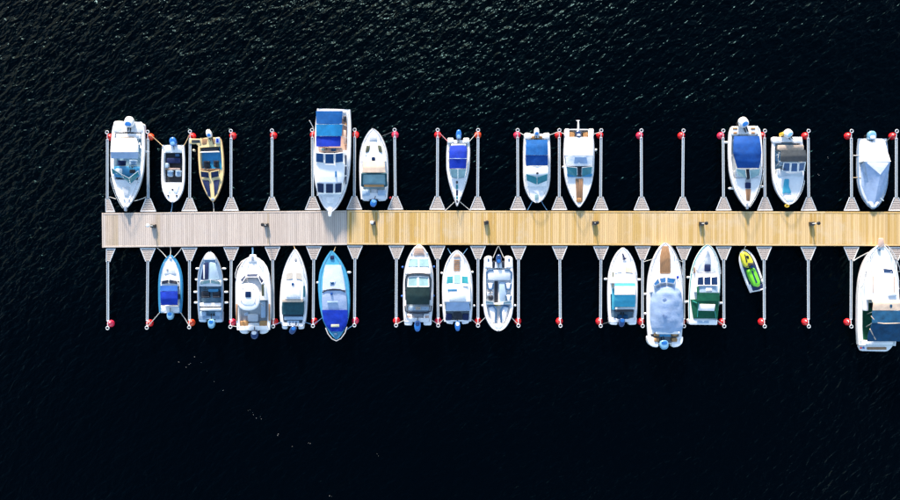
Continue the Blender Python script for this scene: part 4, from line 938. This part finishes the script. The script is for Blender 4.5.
def b5():
    b = Boat('wooden_boat', 'sky blue double ended boat with lavender deck cover and royal blue tarpaulin', 'double ended blue boat', (336.6, 339.5), (331.4, 250.8), 15.3, 'double', .85, 'hull_blue', 'hull_blue', rub='hull_sky', lip=.14, cat='boat')
    b.cover('deck_cover', [(265, 325, 341, 1.0, 1.12), (278, 322.8, 343.6, 1.1, 1.3), (290, 322.3, 345.4, 1.2, 1.42)], 'canvas_lavender', 2.6, z0=.8, flare=.02, wr=.012)
    b.cover('deck_cover', [(290.6, 322.3, 345.4, 1.2, 1.40), (300, 322, 346.4, 1.15, 1.3), (310, 322.4, 346.8, 1.0, 1.12)], 'canvas_lavender', 2.6, z0=.8, flare=.02, wr=.012)
    b.tube('ridge_pole', [(322.4, 292.2, 1.24), (327, 290, 1.38), (333, 289.2, 1.46), (340, 289.6, 1.4), (345.4, 291.8, 1.24)], .05, 'vinyl_dark')
    b.pad('roof_hatch', [(329.4, 281), (335.4, 281), (334.4, 285.4), (330.2, 285.4)], 1.2, 1.4, 'vinyl_pale', .03, .8); b.rect('hatch_glass', 330.6, 282, 334, 284.4, 1.38, 1.42, 'glass_blue', .01, .5); b.rect('cover_vent', 330.2, 292.6, 332.6, 295, 1.3, 1.46, 'canvas_blue', .03, 1)
    b.rect('cover_seam', 327, 301.6, 337.6, 303, 1.2, 1.34, 'vinyl_pale', .02, .4)
    tp = b.cover('tarpaulin', [(310.3, 321.8, 347.6, 1.0, 1.22), (320, 323.4, 347.4, .98, 1.14), (326, 326.4, 345.8, .95, 1.06), (331.5, 331, 342.4, .9, .98)], 'canvas_royal', 2.4, z0=.78, flare=.02, wr=.02)
    b.rect('sewn_label', 331, 324.4, 339.2, 327, .98, 1.10, 'label_cream', .01, .3, tp)
    b.rect('bow_cap', 330, 255.4, 334, 259.6, .95, 1.12, 'canvas_navy', .03, 1.6); b.rect('stern_cap', 333.6, 333.6, 337.4, 336.4, .85, .96, 'vinyl_blue', .03, 1)
    b.tube('stern_rail', [(325.6, 328, .9), (328, 334, 1.2), (332, 339, 1.25), (336.4, 341, 1.25), (341, 338.6, 1.25), (345, 333, 1.2), (347, 327, .9)], .04, 'rubber_grey')
    b.rope((322, 318, .9), TIP[1, 5], 'left stern quarter', 'rope_blue'); b.rope((346, 330, .9), TIP[1, 6], 'right stern quarter', 'rope_blue')
    b.fender(318.2, 282.6, 'left side', lie=True, l=.3); b.fender(349, 272.4, 'right side near the bow', lie=True, l=.3); b.rope((333.6, 251.5, 1.05), (335.4, 247, .76), 'bow', 'rope_tan')
def b6():
    b = Boat('motorboat', 'white sport cruiser with bottle green canopy inside a dark arch frame', 'bottle green canopy cruiser', (417.6, 322), (419, 244.2), 14.9, 'full', .95, floor='floor_grey', cock=[(273, 318, .12, .45)])
    t = b.pad('teak_bow_deck', [(415.6, 247), (422.4, 247), (425, 255.4), (413, 255.4)], 1.0, 1.22, 'teak_pink', .02, 1.2)
    for y in (249, 251, 253): b.rect('plank_seam', 414.4, y - .12, 423.6, y + .12, 1.18, 1.228, 'vinyl_brown', .004, 0, t)
    for x in (411.6, 427): b.rect('deck_light', x - .8, 252.6, x + .8, 254.4, 1.0, 1.2, 'vinyl_pale', .02, .5)
    b.cover('cabin', [(257.4, 409, 428.4, 1.12, 1.2), (267, 406.8, 430.2, 1.42, 1.54), (273.5, 405.8, 430.6, 1.45, 1.58)], 'gelcoat', 4, z0=.85, flare=.05)
    b.pane('front_window', [(409.6, 259, 1.28), (418, 258.6, 1.32), (418, 266.4, 1.58), (407.8, 266.4, 1.52)], 'glass_pale'); b.pane('front_window', [(419.2, 258.6, 1.32), (428, 259, 1.28), (429.4, 266.4, 1.52), (419.2, 266.4, 1.58)], 'glass_pale')
    b.windshield([[(408.4, 277, 1.5), (417.6, 276.4, 1.56), (417.6, 286.8, 1.8), (407.8, 286.8, 1.74)], [(418.6, 276.4, 1.56), (428.4, 277, 1.5), (428.8, 286.8, 1.74), (418.6, 286.8, 1.8)]], 'glass_pale', 'vinyl_white', .04)
    b.tube('arch_frame', [(406, 300, 1.3), (405.6, 280, 1.5), (407, 275.4, 1.6), (412, 273.8, 1.65), (418, 273.4, 1.68), (424, 273.8, 1.65), (429.4, 275.4, 1.6), (431, 280, 1.5), (430, 300, 1.3)], .055, 'vinyl_dark')
    b.cover('canopy', [(287, 406.6, 429.6, 1.72, 1.86), (296, 406.2, 429.6, 1.78, 1.92), (304.6, 406.4, 429.2, 1.66, 1.78)], 'canvas_bottle', 3, wr=.016)
    b.poles('canopy_posts', [[(406.8, 288, 1.7), (405, 290, .95)], [(429.4, 288, 1.7), (431, 290, .95)], [(406.6, 304, 1.64), (405, 307, .95)], [(429, 304, 1.64), (431, 307, .95)]])
    b.tube('rear_frame', [(405, 306, 1.0), (405.4, 311, 1.15), (409, 312.4, 1.2), (418, 313, 1.2), (427, 312.4, 1.2), (431, 311, 1.15), (431.4, 306, 1.0)], .055, 'vinyl_dark')
    b.rect('rear_bench', 408, 306.6, 429, 310.6, .5, 1.0, 'vinyl_pale', .05, 1.2); b.rect('bench_bag', 415.4, 307, 420.4, 310, .98, 1.12, 'canvas_beige', .05, 1)
    for x0, x1 in ((404.4, 412.4), (423.4, 431.6)):
        p = b.rect('swim_platform', x0, 314, x1, 325.4, .3, .9, 'gelcoat', .04, 2); b.rect('platform_pad', x0 + 1.6, 315.6, x1 - 1.6, 322, .88, .925, 'teak_pink', .01, .8, p)
    b.rect('engine_well', 412.8, 314, 423, 321.6, .3, .86, 'rubber_grey', .03, 1)
    b.motor(417.4, 326.4, 6.6, 11, 'cowl_blue', 'cowl_navy', 1.25); b.rail(.62, .3)
    for x, y, w in ((402.6, 267, 'left side by the bow'), (434, 266.6, 'right side by the bow'), (402, 296, 'left side by the stern'), (433.6, 295.6, 'right side by the stern')): b.fender(x, y, w, 'fender_blue', l=.3, r=.09)
    b.rope((405, 320, .95), TIP[1, 7], 'left stern'); b.rope((431.4, 320, .95), TIP[1, 8], 'right stern')
def b7():
    b = Boat('motorboat', 'white boat with slatted teak bow hatch, three small windows and navy stern seats', 'three windowed teak hatch boat', (457.6, 321.5), (457, 250.2), 15, 'full', .88, floor='floor_grey', cock=[(311, 320, .1, .45)])
    t = b.rect('teak_hatch', 453.6, 259, 460.2, 271.4, .9, 1.12, 'rubber_grey', .02, .8)
    for i in range(6): b.rect('slat', 454.1, 259.8 + i * 1.95, 459.7, 259.8 + i * 1.95 + 1.4, 1.08, 1.135, 'teak', .008, 0, t)
    b.pad('bow_fitting', [(455.4, 253.4), (458.8, 253.4), (461, 257.4), (453.2, 257.4)], 1.0, 1.16, 'teak_pink', .02, .8)
    b.cover('cabin', [(273, 446.6, 468, 1.15, 1.24), (284, 444.8, 470, 1.48, 1.6), (301.6, 444.6, 470.4, 1.45, 1.58)], 'gelcoat', 4.5, z0=.85, flare=.04)
    b.pane('cabin_window', [(447, 276.6, 1.36), (452.8, 276, 1.4), (452.8, 283, 1.6), (446.4, 283.4, 1.56)], 'glass_teal'); b.pane('cabin_window', [(454.2, 274.4, 1.36), (460.4, 274.4, 1.36), (460.4, 283.4, 1.62), (454.2, 283.4, 1.62)], 'glass_pale'); b.pane('cabin_window', [(461.8, 276, 1.4), (467.8, 276.6, 1.36), (468.4, 283.4, 1.56), (461.8, 283, 1.6)], 'glass_teal')
    b.rect('roof_stripe', 447.6, 289.2, 457, 291, 1.55, 1.615, 'hull_sky', .01, .4); b.rect('roof_hatch', 449, 293, 466, 300, 1.54, 1.63, 'deck_white', .02, 1.2); b.rect('roof_rail', 463, 286, 468, 286.8, 1.52, 1.62, 'steel', .02, .3)
    b.cover('rear_cover', [(302, 446.2, 469.2, 1.42, 1.54), (310.6, 445.6, 470.2, 1.08, 1.18)], 'canvas_pale', 3, wr=.016)
    for x in (446, 469.4): b.rect('side_vent', x - .9, 303.6, x + .9, 309.4, .9, 1.0, 'glass_olive', .02, .6)
    for x in (448.8, 465.8): b.rect('stern_seat', x - 3.2, 313.8, x + 3.2, 320.4, .5, .92, 'canvas_navy', .05, 1.6)
    b.rect('engine_well', 453.4, 312.6, 461.4, 319.4, .5, .9, 'vinyl_dark', .03, 1)
    b.pad('swim_platform', [(444.6, 318), (453.6, 321), (453, 324.4), (446.4, 323.4)], .3, .85, 'gelcoat', .03, 1.6); b.pad('swim_platform', [(461.4, 321), (470.4, 318), (468.6, 323.4), (462, 324.4)], .3, .85, 'gelcoat', .03, 1.6)
    b.motor(457.6, 326.4, 5.6, 10, 'cowl_blue', 'cowl_white', 1.2); b.rail(.6, .35)
    for x, y, w in ((441.8, 273, 'left side by the bow'), (472.4, 272, 'right side by the bow'), (441, 305.6, 'left side by the stern'), (474, 305.6, 'right side by the stern')): b.fender(x, y, w, l=.3, r=.1)
    b.rope((451.4, 254.8, 1.05), (447.6, 248.4, .74), 'left bow', 'rope_blue'); b.rope((462.6, 254.8, 1.05), (467.4, 248.4, .74), 'right bow', 'rope_blue'); b.rope((444, 319, .9), TIP[1, 8], 'left stern'); b.rope((471.2, 319, .9), TIP[1, 9], 'right stern')
def b8():
    b = Boat('motorboat', 'white open bowrider moored stern to the dock with blue trimmed seats', 'white open bowrider', (498.4, 262), (498.5, 331.2), 15, 'round', .8, floor='deck_white', cock=[(268, 303, .1, .5), (304.4, 324, .14, .52)], bowup=.12, inset=.12)
    b.pad('swim_platform', [(484.2, 257.5), (488, 255.6), (492, 256.2), (492, 268), (484, 268)], .3, .82, 'gelcoat', .04, 1.8); b.pad('swim_platform', [(505, 256.2), (509, 255.6), (512.6, 257.5), (512.8, 268), (505, 268)], .3, .82, 'gelcoat', .04, 1.8)
    b.rect('engine_well', 492.3, 261, 504.7, 268, .2, .84, 'vinyl_dark', .02, .8)
    for x in (488.4, 509): b.rect('platform_light', x - .9, 258.4, x + .9, 261.4, .8, .85, 'vinyl_blue', .01, .8)
    s = b.rect('rear_bench', 486.6, 270, 511.6, 280, .38, .86, 'vinyl_white', .06, 2.4)
    for pts in ([(487, 279), (486.8, 272), (489, 270.2), (493.4, 270)], [(511.2, 279), (511.4, 272), (509.2, 270.2), (504.6, 270)]): b.tube('seat_piping', [(x, y, .86) for x, y in pts], .075, 'vinyl_blue', s)
    b.rect('aisle', 494.4, 281, 498, 306, .45, .56, 'vinyl_dark', .01, .8)
    b.pad('console', [(499, 282), (506, 282), (507.4, 290), (505, 303), (499.6, 306)], .38, .74, 'vinyl_pale', .05, 1.6)
    for x0, x1, y in ((487.4, 493.2, 286), (505.4, 511, 286), (506, 511, 298)):
        q = b.rect('seat', x0, y - 3, x1, y + 3.6, .38, .82, 'vinyl_white', .06, 2); b.tube('seat_piping', [(x0, y - 2.4, .82), (x0 + .6, y + 2.6, .82), ((x0 + x1) / 2, y + 3.6, .82), (x1 - .6, y + 2.6, .82), (x1, y - 2.4, .82)], .07, 'vinyl_blue', q)
    b.rect('helm_console', 487, 292, 493, 296.4, .38, .9, 'deck_grey', .05, 1.2); b.rect('gear_bag', 488.6, 295.4, 493.4, 300.4, .38, 1.02, 'vinyl_dark', .1, 2); b.wheel(490.4, 292, 1.08, .19)
    b.windshield([[(485.6, 300.6, 1.02), (493.4, 302.2, 1.05), (493.2, 304, .84), (485.8, 302.6, .82)], [(503.2, 302.2, 1.05), (511.4, 300.6, 1.02), (511.2, 302.6, .82), (503.4, 304, .84)]], 'glass_pale')
    b.rect('bow_door', 495, 303.4, 501, 305.4, .4, .86, 'cowl_yellow', .02, .5)
    for sx, pts in ((1, [(488.2, 306.6), (493, 305.6), (496, 309), (495.8, 323), (492.6, 322)]), (-1, [(508.6, 306.6), (504, 305.6), (501, 309), (501.2, 323), (504.4, 322)])):
        q = b.pad('bow_seat', pts, .42, .78, 'vinyl_white', .06, 1.6); b.tube('seat_piping', [(x, y, .79) for x, y in (pts[0], pts[1], pts[2], pts[3])], .08, 'vinyl_blue', q)
    b.pad('bow_step', [(493.6, 324.4), (503.2, 324.4), (500.4, 328.8), (496.4, 328.8)], .8, .92, 'deck_white', .02, 1)
    b.motor(498.8, 259, 5.8, 9.6, 'cowl_navy', 'cowl_blue', 1.15)
    b.rope((493, 258, .85), (498, 246.4, .76), 'left stern corner'); b.rope((504, 258, .85), (498.8, 246.4, .76), 'right stern corner'); b.rope((487, 316, .85), TIP[1, 9], 'left bow'); b.rope((510, 316, .85), TIP[1, 10], 'right bow')
    b.fender(482.6, 305.4, 'left side', l=.3); b.fender(515, 305.4, 'right side', l=.3)
def b9():
    b = Boat('motorboat', 'white cabin boat with bright cyan canvas band across its cockpit', 'cyan canvas boat', (622.6, 322), (623.2, 247.6), 14.9, 'full', .88, floor='floor_blue', cock=[(294, 319, .12, .4)])
    b.poles('anchor', [[(622.6, 253.6, 1.16), (625, 259.6, 1.16)], [(622.8, 259.4, 1.16), (626.2, 258.2, 1.16)]], .06, 'canvas_navy')
    b.cover('cabin', [(263, 615, 631.6, 1.08, 1.16), (272, 612.8, 634, 1.28, 1.38), (283, 612, 635.4, 1.42, 1.54)], 'gelcoat', 4.5, z0=.85, flare=.05)
    b.pane('cabin_window', [(615.6, 267.6, 1.3), (621.6, 266.6, 1.34), (621.6, 272, 1.46), (615, 273, 1.42)], 'deck_white'); b.pane('cabin_window', [(625.4, 266.6, 1.34), (632, 267.6, 1.3), (633, 273, 1.42), (625.4, 272, 1.46)], 'canvas_beige')
    b.pane('side_window', [(612.4, 272, 1.3), (611.8, 287, 1.36), (613, 287, 1.44), (613.6, 272, 1.38)], 'glass_olive')
    b.cover('hood_front', [(283.5, 615, 634.8, 1.5, 1.6), (286, 614.8, 635.2, 1.6, 1.74)], 'canvas_cyan', 3.5); b.cover('hood_top', [(286.2, 614.8, 635.2, 1.6, 1.74), (294.6, 614.6, 635.4, 1.66, 1.8)], 'canvas_white', 3.5, wr=.012)
    b.cover('canvas_band', [(295, 614.6, 635.4, 1.64, 1.78), (301, 614.4, 635.4, 1.5, 1.62), (307, 614.2, 635.2, 1.3, 1.4)], 'canvas_cyan', 3.5, wr=.014); b.rect('hood_side', 612.6, 289, 614.6, 310, .8, 1.2, 'canvas_cyan', .03, .6)
    b.poles('hood_frame', [[(615, 287, 1.6), (613, 290, .88)], [(635, 287, 1.6), (635, 290, .88)], [(614.6, 306, 1.3), (613, 309, .88)], [(635, 306, 1.3), (635, 309, .88)]])
    b.rect('rear_bench', 615, 307.6, 635, 309.6, .5, 1.02, 'vinyl_white', .04, .6); b.rect('bench_back', 616, 309.8, 633.4, 312, .5, 1.06, 'vinyl_dark', .03, .6)
    b.rect('engine_well', 618.4, 315, 628, 321, .4, .9, 'canvas_petrol', .03, 1)
    b.pad('swim_platform', [(609, 317), (617.6, 318.6), (617.6, 325), (610, 324.6)], .3, .85, 'gelcoat', .03, 1.8); b.pad('swim_platform', [(628.6, 318.6), (637, 317), (636.4, 324.6), (628.6, 325)], .3, .85, 'gelcoat', .03, 1.8)
    b.motor(622.2, 322.6, 6.2, 9.4, 'cowl_navy', 'cowl_blue', 1.2, turn=-.15); b.rail(.6, .35)
    b.fender(605.6, 279, 'left side', lie=True, l=.3); b.fender(638.8, 279.6, 'right side', lie=True, l=.3); b.rope((610, 322, .9), TIP[1, 12], 'left stern', 'rope_dark')
def b10():
    b = Boat('motorboat', 'big white cruiser under a huge pale blue cover with a teak foredeck strip', 'pale blue covered cruiser', (665, 343.5), (665.4, 242.6), 18, 'full', 1.0, floor='floor_grey', cock=[(334, 343, .12, .5)], cat='cabin cruiser', bowup=.25)
    t = b.pad('teak_walkway', [(662.4, 246), (668.4, 246), (670.4, 256), (670.6, 273.4), (660.2, 273.4), (660.4, 256)], 1.05, 1.30, 'teak', .02, 1)
    for i in range(1, 7): b.rect('plank_seam', 660.4 + i * 1.45 - .12, 250, 660.4 + i * 1.45 + .12, 273, 1.25, 1.308, 'vinyl_brown', .004, 0, t)
    b.cover('cabin', [(274.6, 654.6, 676.6, 1.35, 1.42), (284, 652.4, 679, 1.5, 1.58), (292, 651.4, 680.2, 1.5, 1.56)], 'gelcoat', 4, z0=.95, flare=.05)
    b.windshield([[(655, 286, 1.9), (660, 283, 1.95), (658.4, 278.6, 1.5), (653, 283.6, 1.45)], [(660.8, 283, 1.95), (666, 282.6, 1.95), (666, 277.6, 1.5), (659.4, 278.4, 1.5)], [(667, 282.6, 1.95), (674, 283.6, 1.95), (676, 279, 1.5), (667, 277.6, 1.5)]], 'glass_blue', 'steel', .03)
    b.rect('searchlight', 677, 276, 679, 278.6, 1.3, 1.6, 'canvas_royal', .04, 1)
    b.cover('boat_cover', [(285.4, 660, 674.6, 1.62, 1.72), (288, 655.4, 678.6, 1.6, 1.86), (293, 652.6, 681.4, 1.5, 1.98), (305, 650.8, 683, 1.35, 1.98), (320, 650.4, 683.4, 1.2, 1.8), (329, 652, 682.4, 1.15, 1.55), (333.6, 656, 679.4, 1.1, 1.25)], 'canvas_pale', 2.2, z0=.95, flare=.0, wr=.05)
    for x, y, l in ((664.6, 300, 2.4), (665, 315.6, 3.4)): b.pad('dark_blot', [(x - 2.4, y - 1), (x + .6, y - l), (x + 2.6, y - .4), (x + 1, y + l), (x - 1.4, y + 1.6)], 1.80, 1.985 if y < 310 else 1.89, 'canvas_blot', .01, 1.2)  # irregular darker blots on the pale cover
    b.rect('cover_hem', 656, 331.4, 680, 334.2, 1.1, 1.3, 'canvas_white', .05, 1.4)
    b.rect('stern_bench', 659.6, 333.6, 670.8, 336.8, .6, 1.12, 'hull_sky', .04, 1)
    for x in (656.8, 674.8):
        for y in (334.4, 340): b.rect('stern_seat', x - 2.6, y - 1.9, x + 2.6, y + 1.9, .6, 1.08, 'vinyl_brown', .05, 1.2)
    b.pad('swim_platform', [(647.6, 336), (653.6, 337), (659, 343), (658.4, 347.6), (652, 346.8), (648, 343)], .4, 1.0, 'gelcoat', .04, 2.4); b.pad('swim_platform', [(683.2, 336), (677.4, 337), (671.4, 343), (672, 347.6), (678.6, 346.8), (682.8, 343)], .4, 1.0, 'gelcoat', .04, 2.4)
    b.motor(664.6, 345, 9, 9.6, 'cowl_pale', 'cowl_blue', 1.3, turn=.1); b.rail(.6, .5)
    b.fender(645.6, 294, 'left side, upper one', lie=True, l=.3); b.fender(645.6, 313.6, 'left side, lower one', lie=True, l=.3); b.fender(685.4, 302, 'right side', lie=True, l=.3)
    b.rope((653.4, 259, 1.2), (643.4, 262, .72), 'left bow'); b.rope((677, 259, 1.2), (683, 262, .72), 'right bow')
def b11():
    b = Boat('motorboat', 'white boat with teal hull sides and dark green hood and cockpit cover', 'dark green covered boat', (703, 322), (707.8, 244.6), 15.1, 'full', .92, 'hull_teal', 'deck_white', rub='gelcoat', bowup=.2, lip=.05)
    b.pad('foredeck_panel', [(707, 247.5), (713, 257), (716.8, 272), (696, 272), (700, 258)], .92, 1.14, 'gelcoat', .03, 4)
    b.pad('bow_hatch', [(706, 252), (707.8, 249.4), (709.6, 252), (711, 258), (711, 264.4), (704.8, 264.4), (704.8, 258)], 1.0, 1.22, 'deck_grey', .03, 1); b.rect('skylight', 704.8, 264.8, 710.8, 271.6, 1.05, 1.24, 'canvas_navy', .03, .8)
    b.rect('cabin_vent', 694, 267.4, 695.4, 273, .95, 1.14, 'vinyl_brown', .02, .6)
    b.cover('cabin', [(273.6, 697, 717, 1.12, 1.22), (286, 695.8, 718.6, 1.35, 1.46), (292, 695.6, 718.6, 1.35, 1.46)], 'gelcoat', 4, z0=.9, flare=.03)
    for x0, x1 in ((697.4, 703.2), (704.4, 710.4), (711.6, 717.4)): b.pane('front_window', [(x0 + (.6 if x0 < 700 else 0), 277.4, 1.38), (x1, 276.8, 1.4), (x1, 285, 1.64), (x0, 285.2, 1.62)], 'glass_dark')
    b.poles('window_posts', [[(697, 285.4, 1.62), (718, 285.4, 1.64)], [(703.8, 276.6, 1.4), (703.8, 285.4, 1.66)], [(711, 276.6, 1.4), (711, 285.4, 1.66)]], .035, 'gelcoat')
    b.cover('dashboard', [(286, 698.6, 716, 1.5, 1.56), (292.4, 698.2, 717, 1.5, 1.58)], 'vinyl_pale', 4); b.rect('chart', 706, 288, 712, 291.4, 1.52, 1.6, 'canvas_white', .01, .4)
    b.cover('canvas_hood', [(286.6, 696.6, 699, 1.6, 1.66), (293, 697, 699.4, 1.7, 1.75)], 'canvas_green', 3); b.cover('canvas_hood', [(292.8, 697, 719.6, 1.68, 1.82), (301, 697, 719.6, 1.62, 1.76)], 'canvas_green', 3, wr=.016)
    b.cover('cockpit_cover', [(299.6, 691, 719, 1.1, 1.3), (308, 692, 718.6, 1.05, 1.22), (318.6, 693.4, 717.6, 1.0, 1.08)], 'canvas_green', 2.4, z0=.86, flare=.0, wr=.022)
    b.pad('white_panel', [(699.4, 304), (715.4, 304.4), (714.4, 311), (698.4, 310.6)], 1.1, 1.31, 'canvas_white', .02, .6)
    for a, c in (((698.6, 302, 1.3), (697.4, 317, 1.12)), ((692.6, 301, 1.18), (697, 303, 1.3)), ((715, 311.6, 1.24), (716, 318, 1.06))): b.tube('cover_batten', [a, c], .03, 'hull_teal')
    b.pad('swim_platform', [(688.6, 319.4), (717.6, 319.6), (717.4, 325), (689.4, 324.6)], .3, .95, 'gelcoat', .04, 1.4); b.rect('platform_grating', 697, 320.8, 709, 323.4, .93, .975, 'vinyl_pale', .01, .6)
    b.rail(.6, .35)
    b.fender(688.4, 277.4, 'left side by the bow', lie=True, l=.3); b.fender(687, 301.6, 'left side by the stern', lie=True, l=.3); b.fender(720.6, 303, 'right side', lie=True, l=.3); b.rope((717, 320, .95), TIP[1, 15], 'right stern')
def jet():
    b = Boat('jet_ski', 'lime green and yellow jet ski with white hull rim beside a boom', 'lime green jet ski', (758, 290), (743.6, 249.6), 8.3, 'round', .42, 'gelcoat', 'jet_navy', cat='jet ski', bowup=.18, rub='gelcoat', lip=.15)
    b.pad('hood', [(740.9, 253.2), (745.6, 251.2), (751.2, 256), (754.4, 262.8), (751, 268.2), (745.6, 267.4), (742, 260.6)], .45, .86, 'jet_yellow', .12, 3)
    b.pad('hood_vent', [(746, 255.6), (748.4, 255.4), (749.6, 258), (747.4, 258.8)], .8, .9, 'black', .02, .8)
    b.pad('console', [(748, 263), (753, 263), (754, 267.6), (750, 268.6)], .5, .95, 'vinyl_dark', .05, 1)
    b.tube('handlebar', [(746.6, 266.6, 1.0), (749.6, 265.4, 1.05), (752.4, 264.6, 1.05), (755, 263.4, 1.0)], .045, 'black')
    b.pad('display', [(750.8, 265.6), (753, 265), (753.4, 267.6), (751.4, 268.2)], .9, 1.02, 'glass_blue', .02, .6)
    b.pad('seat', [(747.2, 269.8), (754.6, 267.2), (758.4, 275), (761.2, 283), (759, 287), (754.4, 286.6), (750, 278.4)], .42, .84, 'jet_lime', .12, 2.5)
    b.pad('seat_stripe', [(751.4, 271), (752.8, 270.5), (757.4, 282.6), (756, 283.2)], .8, .855, 'jet_navy', .006, .4); b.pad('hood_stripe', [(744.4, 254.4), (745.4, 254), (747.6, 262), (746.4, 262.6)], .8, .885, 'vinyl_dark', .006, .4)
    b.rope((760, 281, .5), (763.4, 276, .66), 'stern', 'rope_dark', sag=.04); b.rope((744, 251, .62), (745.6, 246.2, .76), 'nose', 'rope_pale', sag=.06)
    b.pad('rear_cowl', [(755.4, 284), (759.8, 282.4), (760.6, 285.6), (757.6, 287.4)], .42, .72, 'jet_yellow', .05, 1.2)
    b.pad('boarding_deck', [(751, 286.6), (763.6, 283.6), (765, 288.4), (753, 292)], .25, .46, 'jet_navy', .03, 1)
    b.tube('stern_rim', [(750, 284.5, .47), (752.4, 291.6, .47), (759, 290.4, .47), (765.4, 288, .47), (763, 281, .47)], .055, 'gelcoat')
def b13():
    b = Boat('cabin_cruiser', 'large white cabin cruiser with petrol blue rear canopy, rightmost below the dock', 'cruiser at the right edge', (877.4, 345.5), (881.6, 243.6), 20.5, 'full', 1.1, deck='deck_pale', floor='canvas_green', cock=[(303, 341, .28, .55)], cat='cabin cruiser', bowup=.3)
    b.pad('bow_pulpit', [(879.4, 238), (883.6, 238), (884.6, 247), (878.4, 247)], 1.3, 1.46, 'teak_pink', .03, 1.2); b.pad('anchor_winch', [(877.6, 248.4), (879.4, 247.4), (881.4, 250.4), (880, 251.4)], 1.3, 1.5, 'vinyl_blue', .03, .8)
    b.cover('cabin', [(267.6, 869.4, 893.6, 1.72, 1.8), (272, 868.6, 895.6, 2.0, 2.1), (284, 868.6, 897.6, 2.05, 2.18), (299.6, 870, 899.6, 2.05, 2.18)], 'gelcoat', 6, z0=1.05, flare=.07)
    b.pane('front_window', [(883.4, 268.6, 1.94), (892.6, 269.4, 1.92), (893.4, 272.8, 2.12), (883.8, 272, 2.14)], 'glass_dark'); b.pane('front_window', [(871, 268.8, 1.9), (881.6, 268.4, 1.94), (881.8, 271.6, 2.12), (870.6, 272.2, 2.10)], 'teak_pink')
    for x in (873.6, 894.6): b.rect('roof_rail', x - .4, 276, x + .4, 293, 2.08, 2.2, 'teak_pink', .02, .3)
    for y in (274, 279.4, 284.8, 290.2, 295.6): b.pane('side_window', [(868.9, y, 1.86), (869, y + 3.6, 1.86), (867.3, y + 3.6, 1.45), (867.1, y, 1.45)], 'glass_dark', None, .03)
    b.rect('roof_gear', 888.4, 294, 897, 296.4, 2.1, 2.28, 'deck_grey', .04, .8)
    b.cover('wind_deflector', [(299.8, 871.4, 901, 2.1, 2.22), (303, 873, 902, 2.2, 2.35), (310.4, 872.6, 902.4, 2.2, 2.35)], 'canvas_beige', 4, wr=.02); b.rect('deflector_badge', 890, 304.4, 892.4, 307.4, 2.3, 2.38, 'canvas_petrol', .02, .8)
    b.cover('rear_canopy', [(310.6, 872.2, 902.6, 2.2, 2.36), (323, 872, 902.6, 2.25, 2.45)], 'canvas_petrol', 3, wr=.03); b.cover('rear_canopy', [(323.4, 872, 902.6, 2.2, 2.42), (333, 868.6, 901.6, 1.8, 2.05), (341.4, 867, 900, 1.45, 1.6)], 'canvas_petrol', 3, wr=.04)
    b.tube('canopy_seam', [(871, 316, 2.2), (876.6, 322.6, 2.35), (884, 323.6, 2.47), (894, 323.4, 2.46), (902.4, 322.8, 2.3)], .04, 'canvas_beige'); b.tube('canopy_seam', [(870, 329, 2.0), (875.6, 339.6, 1.7)], .05, 'canvas_beige')
    b.poles('canopy_frame', [[(872.4, 312, 2.2), (867, 314, 1.12)], [(902, 312, 2.2), (897, 314, 1.12)], [(872.2, 323, 2.2), (866, 327, 1.12)], [(902, 323, 2.2), (896, 327, 1.12)]], .03)
    b.rect('side_locker', 865.4, 296, 868.6, 311, 1.0, 1.5, 'gelcoat', .06, 1.2); b.rect('helm_seat', 874, 303, 880, 309, .6, 1.2, 'vinyl_dark', .05, 1.4)
    b.rect('stern_bench', 866, 340.8, 893, 344.6, .6, 1.2, 'gelcoat', .05, 1.4)
    p = b.pad('swim_platform', [(858.6, 345.6), (893.4, 345.2), (890, 349.6), (886.6, 351.6), (861, 351)], .35, .62, 'gelcoat', .04, 1.6); b.rect('platform_plank', 867, 347.2, 886.6, 349.8, .6, .65, 'teak', .01, .6, p)
    b.rect('flag_holder', 860.4, 347, 862, 349, .6, .7, 'buoy_red', .02, .6, p); b.rect('platform_light', 863, 347, 864.8, 349, .6, .7, 'cowl_blue', .02, .6, p)
    b.rail(.55, .5)
    b.fender(859, 285.6, 'left side by the bow', lie=True, l=.3); b.fender(857.4, 306.8, 'left side by the stern', lie=True, l=.3)
    b.rope((868.6, 252.4, 1.4), (853.4, 261, .72), 'left bow', r=.04); b.rope((890, 250, 1.4), (895, 258, .72), 'right bow', r=.035)
for f in (t1, t2, t3, t4, t5, t6, t7, t8, t9, t10, t11, b1, b2, b3, b4, b5, b6, b7, b8, b9, b10, b11, jet, b13): f()


# ------------------------------------------------------------------ flecks of foam drifting on the water
bm = bmesh.new()
fl = [(178, 361), (182, 363), (186, 366), (190, 364), (195, 358), (200, 362), (207, 370), (199, 380), (215, 381), (231, 395), (233, 397), (235, 400), (223, 390), (249, 410), (252, 414), (256, 417), (260, 418), (277, 435), (293, 448), (309, 445), (308, 442), (303, 352), (310, 368), (307, 374), (313, 469), (370, 449), (378, 455), (389, 473), (806, 155), (816, 164), (829, 157), (818, 174), (824, 169), (330, 496)]
for x, y in fl:
    for k in range(random.randint(0, 2)):
        c = at(x + random.uniform(-1.5, 1.5), y + random.uniform(-1.5, 1.5), .012); r = random.uniform(.012, .034)
        add_rings(bm, [[(c.x + rr * r * math.cos(a) * random.uniform(.8, 1.2), c.y + rr * r * math.sin(a), z) for a in [2 * math.pi * j / 7 for j in range(7)]] for rr, z in ((1, -.01), (.9, .015), (.4, .03))])
tag(finish(bm, 'foam_flecks', 'foam', None), 'small white flecks of foam drifting on the dark water', 'foam', kind='stuff')
